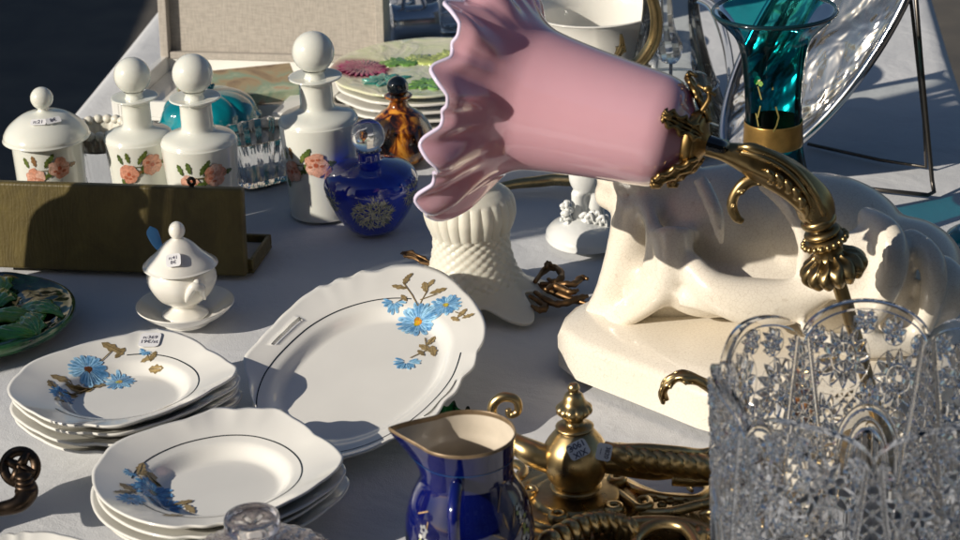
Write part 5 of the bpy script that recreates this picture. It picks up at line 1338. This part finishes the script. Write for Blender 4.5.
# metal and glass behind the majolica stack
B = P(415, 40); k = K(B); q = lambda v: v*k
t = thing('pewter_mug', 'shiny pewter mug lying on its side behind the painted plates', 'mug', B+Vector((0, 0, q(19))), .1)
mm = Matrix.Rotation(pi/2, 4, 'Y'); b = MB(); b.lathe([(0, -q(22)), (q(17), -q(22)), (q(19), -q(20)), (q(17), -q(12)), (q(16.5), q(14)), (q(18), q(22)), (q(19), q(24)), (q(17), q(24)), (q(15.5), q(12)), (0, -q(18))], 56, mat=mm); b.build('body', 'steel', t)
b = MB(); b.tube([(-q(10), -q(4), q(16)), (-q(8), -q(6), q(28)), (q(6), -q(6), q(29)), (q(12), -q(4), q(16))], [q(2.4)]*4, 10); b.build('handle', 'steel', t)
for x, y, r_, h, lab, mt_ in ((388, 22, 12, 34, 'clear tumbler behind the linen case corner', 'prism'), (452, 30, 14, 40, 'clear tumbler behind the pewter mug', 'prism'), (432, 12, 18, 30, 'silver cup standing behind the pewter mug', 'steel'), (398, 2, 16, 36, 'tall silver beaker far behind the linen case', 'steel')):
    B = P(x, y); k = K(B); q = lambda v: v*k
    o = MB().lathe([(0, .001), (q(r_*.8), .001), (q(r_*.85), .003), (q(r_), q(h)), (q(r_*.92), q(h)), (q(r_*.75), q(4)), (0, q(3))], 48).build('tumbler' if mt_ == 'prism' else 'silver_cup', mt_, loc=B); tag(o, lab, 'glass' if mt_ == 'prism' else 'cup')

# crumpled green glass leaf dish behind the platter
B = P(447, 432); k = K(B)*.8; q = lambda v: v*k
def crum(a, u, rr, z): return rr*(1+.12*sin(5*a)+.07*sin(11*a+1)), z*(1+.2*sin(7*a))
o = MB().lathe([(0, .001), (q(14), .001), (q(20), q(8)), (q(27), q(24)), (q(25), q(25)), (q(16), q(10)), (0, q(5))], 60, crum).build('green_dish', 'greenglass', loc=B); tag(o, 'small crinkled green glass dish behind the cobalt jug', 'dish')
B = P(978, 262); k = K(B); q = lambda v: v*k
o = MB().lathe([(0, .001), (q(18), .001), (q(30), q(12)), (q(34), q(26)), (q(26), q(34)), (q(20), q(36)), (q(18), q(33)), (q(26), q(26)), (0, q(6))], 64).build('teal_bowl', 'tealglaze', loc=B); tag(o, 'teal glazed bowl cut by the right edge behind the statue', 'bowl')

# ================================================================== off to the left: unseen cabinet, added to shade the cloth
def on_line(x, p): return Vector((x, (.475*x-p)/.88, 0))
c_ = on_line(-1.02, -.110)
t = thing('shading_cabinet', 'unseen tall wooden cabinet added left of the table to shade the cloth', 'cabinet', c_+Vector((0, 0, -.76)), radians(28.3))
w2 = .060; Ht = 1.62
b = MB()
b.box((-.15, -w2, 0), (.15, -w2+.012, Ht)); b.box((-.15, w2-.012, 0), (.15, w2, Ht)); b.box((-.15, -w2+.013, .06), (-.138, w2-.013, Ht-.02)); b.build('side_panel', 'wood', t, False, bevel=.002)
b = MB()
for z in (.05, .40, .75, 1.1, 1.40): b.box((-.137, -w2+.013, z), (.148, w2-.013, z+.015))
b.build('shelf', 'wood', t, False, bevel=.001)
b = MB(); b.box((-.165, -w2-.012, Ht), (.165, w2+.012, Ht+.03)); b.box((-.158, -w2-.006, Ht+.03), (.158, w2+.006, Ht+.045)); b.build('cornice', 'wood', t, False, bevel=.004)
for z0 in (.07, .42, .77):
    b = MB(); b.box((.150, -w2+.002, z0), (.162, w2-.002, z0+.30)); d_ = b.build('door', 'wood', t, False, bevel=.003)
    b = MB(); b.ball((.172, w2-.02, z0+.16), .009, 14); b.build('handle', 'brass', d_)
# unseen stall table, added so that its shadow darkens the ground
t = thing('shading_stall', 'unseen stall table under a dark grey cloth, added to shade the ground', 'table', Vector((-2.76, 2.3, -.76)))
b = MB(); b.box((-.45, -2.4, .70), (.45, 2.4, .74)); b.build('tabletop', 'wood', t, False)
b = MB(); n_ = 400; per = []; Wd, Ld = .47, 2.42
for i in range(n_):
    s_ = i/n_*4; e = int(s_); f_ = s_-e; x, y = [(-Wd+2*Wd*f_, -Ld), (Wd, -Ld+2*Ld*f_), (Wd-2*Wd*f_, Ld), (-Wd, Ld-2*Ld*f_)][e]; per.append((x, y))
v = []
for z, am in ((.745, 0), (.74, .002), (.5, .015), (.2, .03), (.02, .04)):
    for i, (x, y) in enumerate(per):
        m2 = 1+am*sin(i*.5); v.append((x*m2, y*(1+am*.2*sin(i*.5)), z))
b.add(v, [(i*n_+j, i*n_+(j+1) % n_, (i+1)*n_+(j+1) % n_, (i+1)*n_+j) for i in range(4) for j in range(n_)]); b.f.append(tuple(range(n_))); b.mi.append(0)
b.build('skirt_cloth', pm('dark grey stall cloth', (.05, .05, .06), .9), t)

c_ = on_line(-.62, -.195)  # extra bottle out of view, added to cast shade on the olive case
t = thing('shading_bottle', 'unseen cream stoneware bottle added at the left to shade the olive case', 'bottle', c_)
b = MB(); b.lathe([(0, .001), (.040, .001), (.044, .004), (.047, .05), (.047, .15), (.040, .18), (.026, .20), (.022, .215), (.026, .222), (.024, .232), (.014, .232), (.014, .23), (0, .22)], 56); b.build('body', 'opal', t)

# unseen house front, added behind the camera to cut sky light
t = thing('sky_block_house', 'unseen plain brown house front added behind us to block sky light', 'house', (4, -10.2, -.76))
wm = pm('dull brown render', (.20, .165, .13), .9, var=.2, vscale=2); rm_ = pm('dark roof tiles', (.10, .05, .035), .8, var=.3, vscale=4); gm = pm('dark window glass', (.02, .025, .03), .08)
b = MB(); b.box((-12, -6, 0), (12, 0, 8.2)); b.build('wall', wm, t, False)
b = MB(); b.add([(-12.4, .5, 8.1), (12.4, .5, 8.1), (12.4, -6.5, 8.1), (-12.4, -6.5, 8.1), (-12.4, -3, 10.6), (12.4, -3, 10.6)], [(0, 1, 5, 4), (2, 3, 4, 5), (0, 4, 3), (1, 2, 5), (0, 3, 2, 1)]); b.build('roof', rm_, t, False)
for fl in (1.0, 3.6, 6.1):
    for i in range(8):
        x = -10.4+i*2.97
        b = MB(); b.box((x-.6, .001, fl), (x+.6, .06, fl+1.5)); w_ = b.build('window', 'plate', t, False)
        b = MB(); b.box((x-.5, .061, fl+.1), (x-.03, .07, fl+1.4)); b.box((x+.03, .061, fl+.1), (x+.5, .07, fl+1.4)); b.build('pane', gm, w_, False)
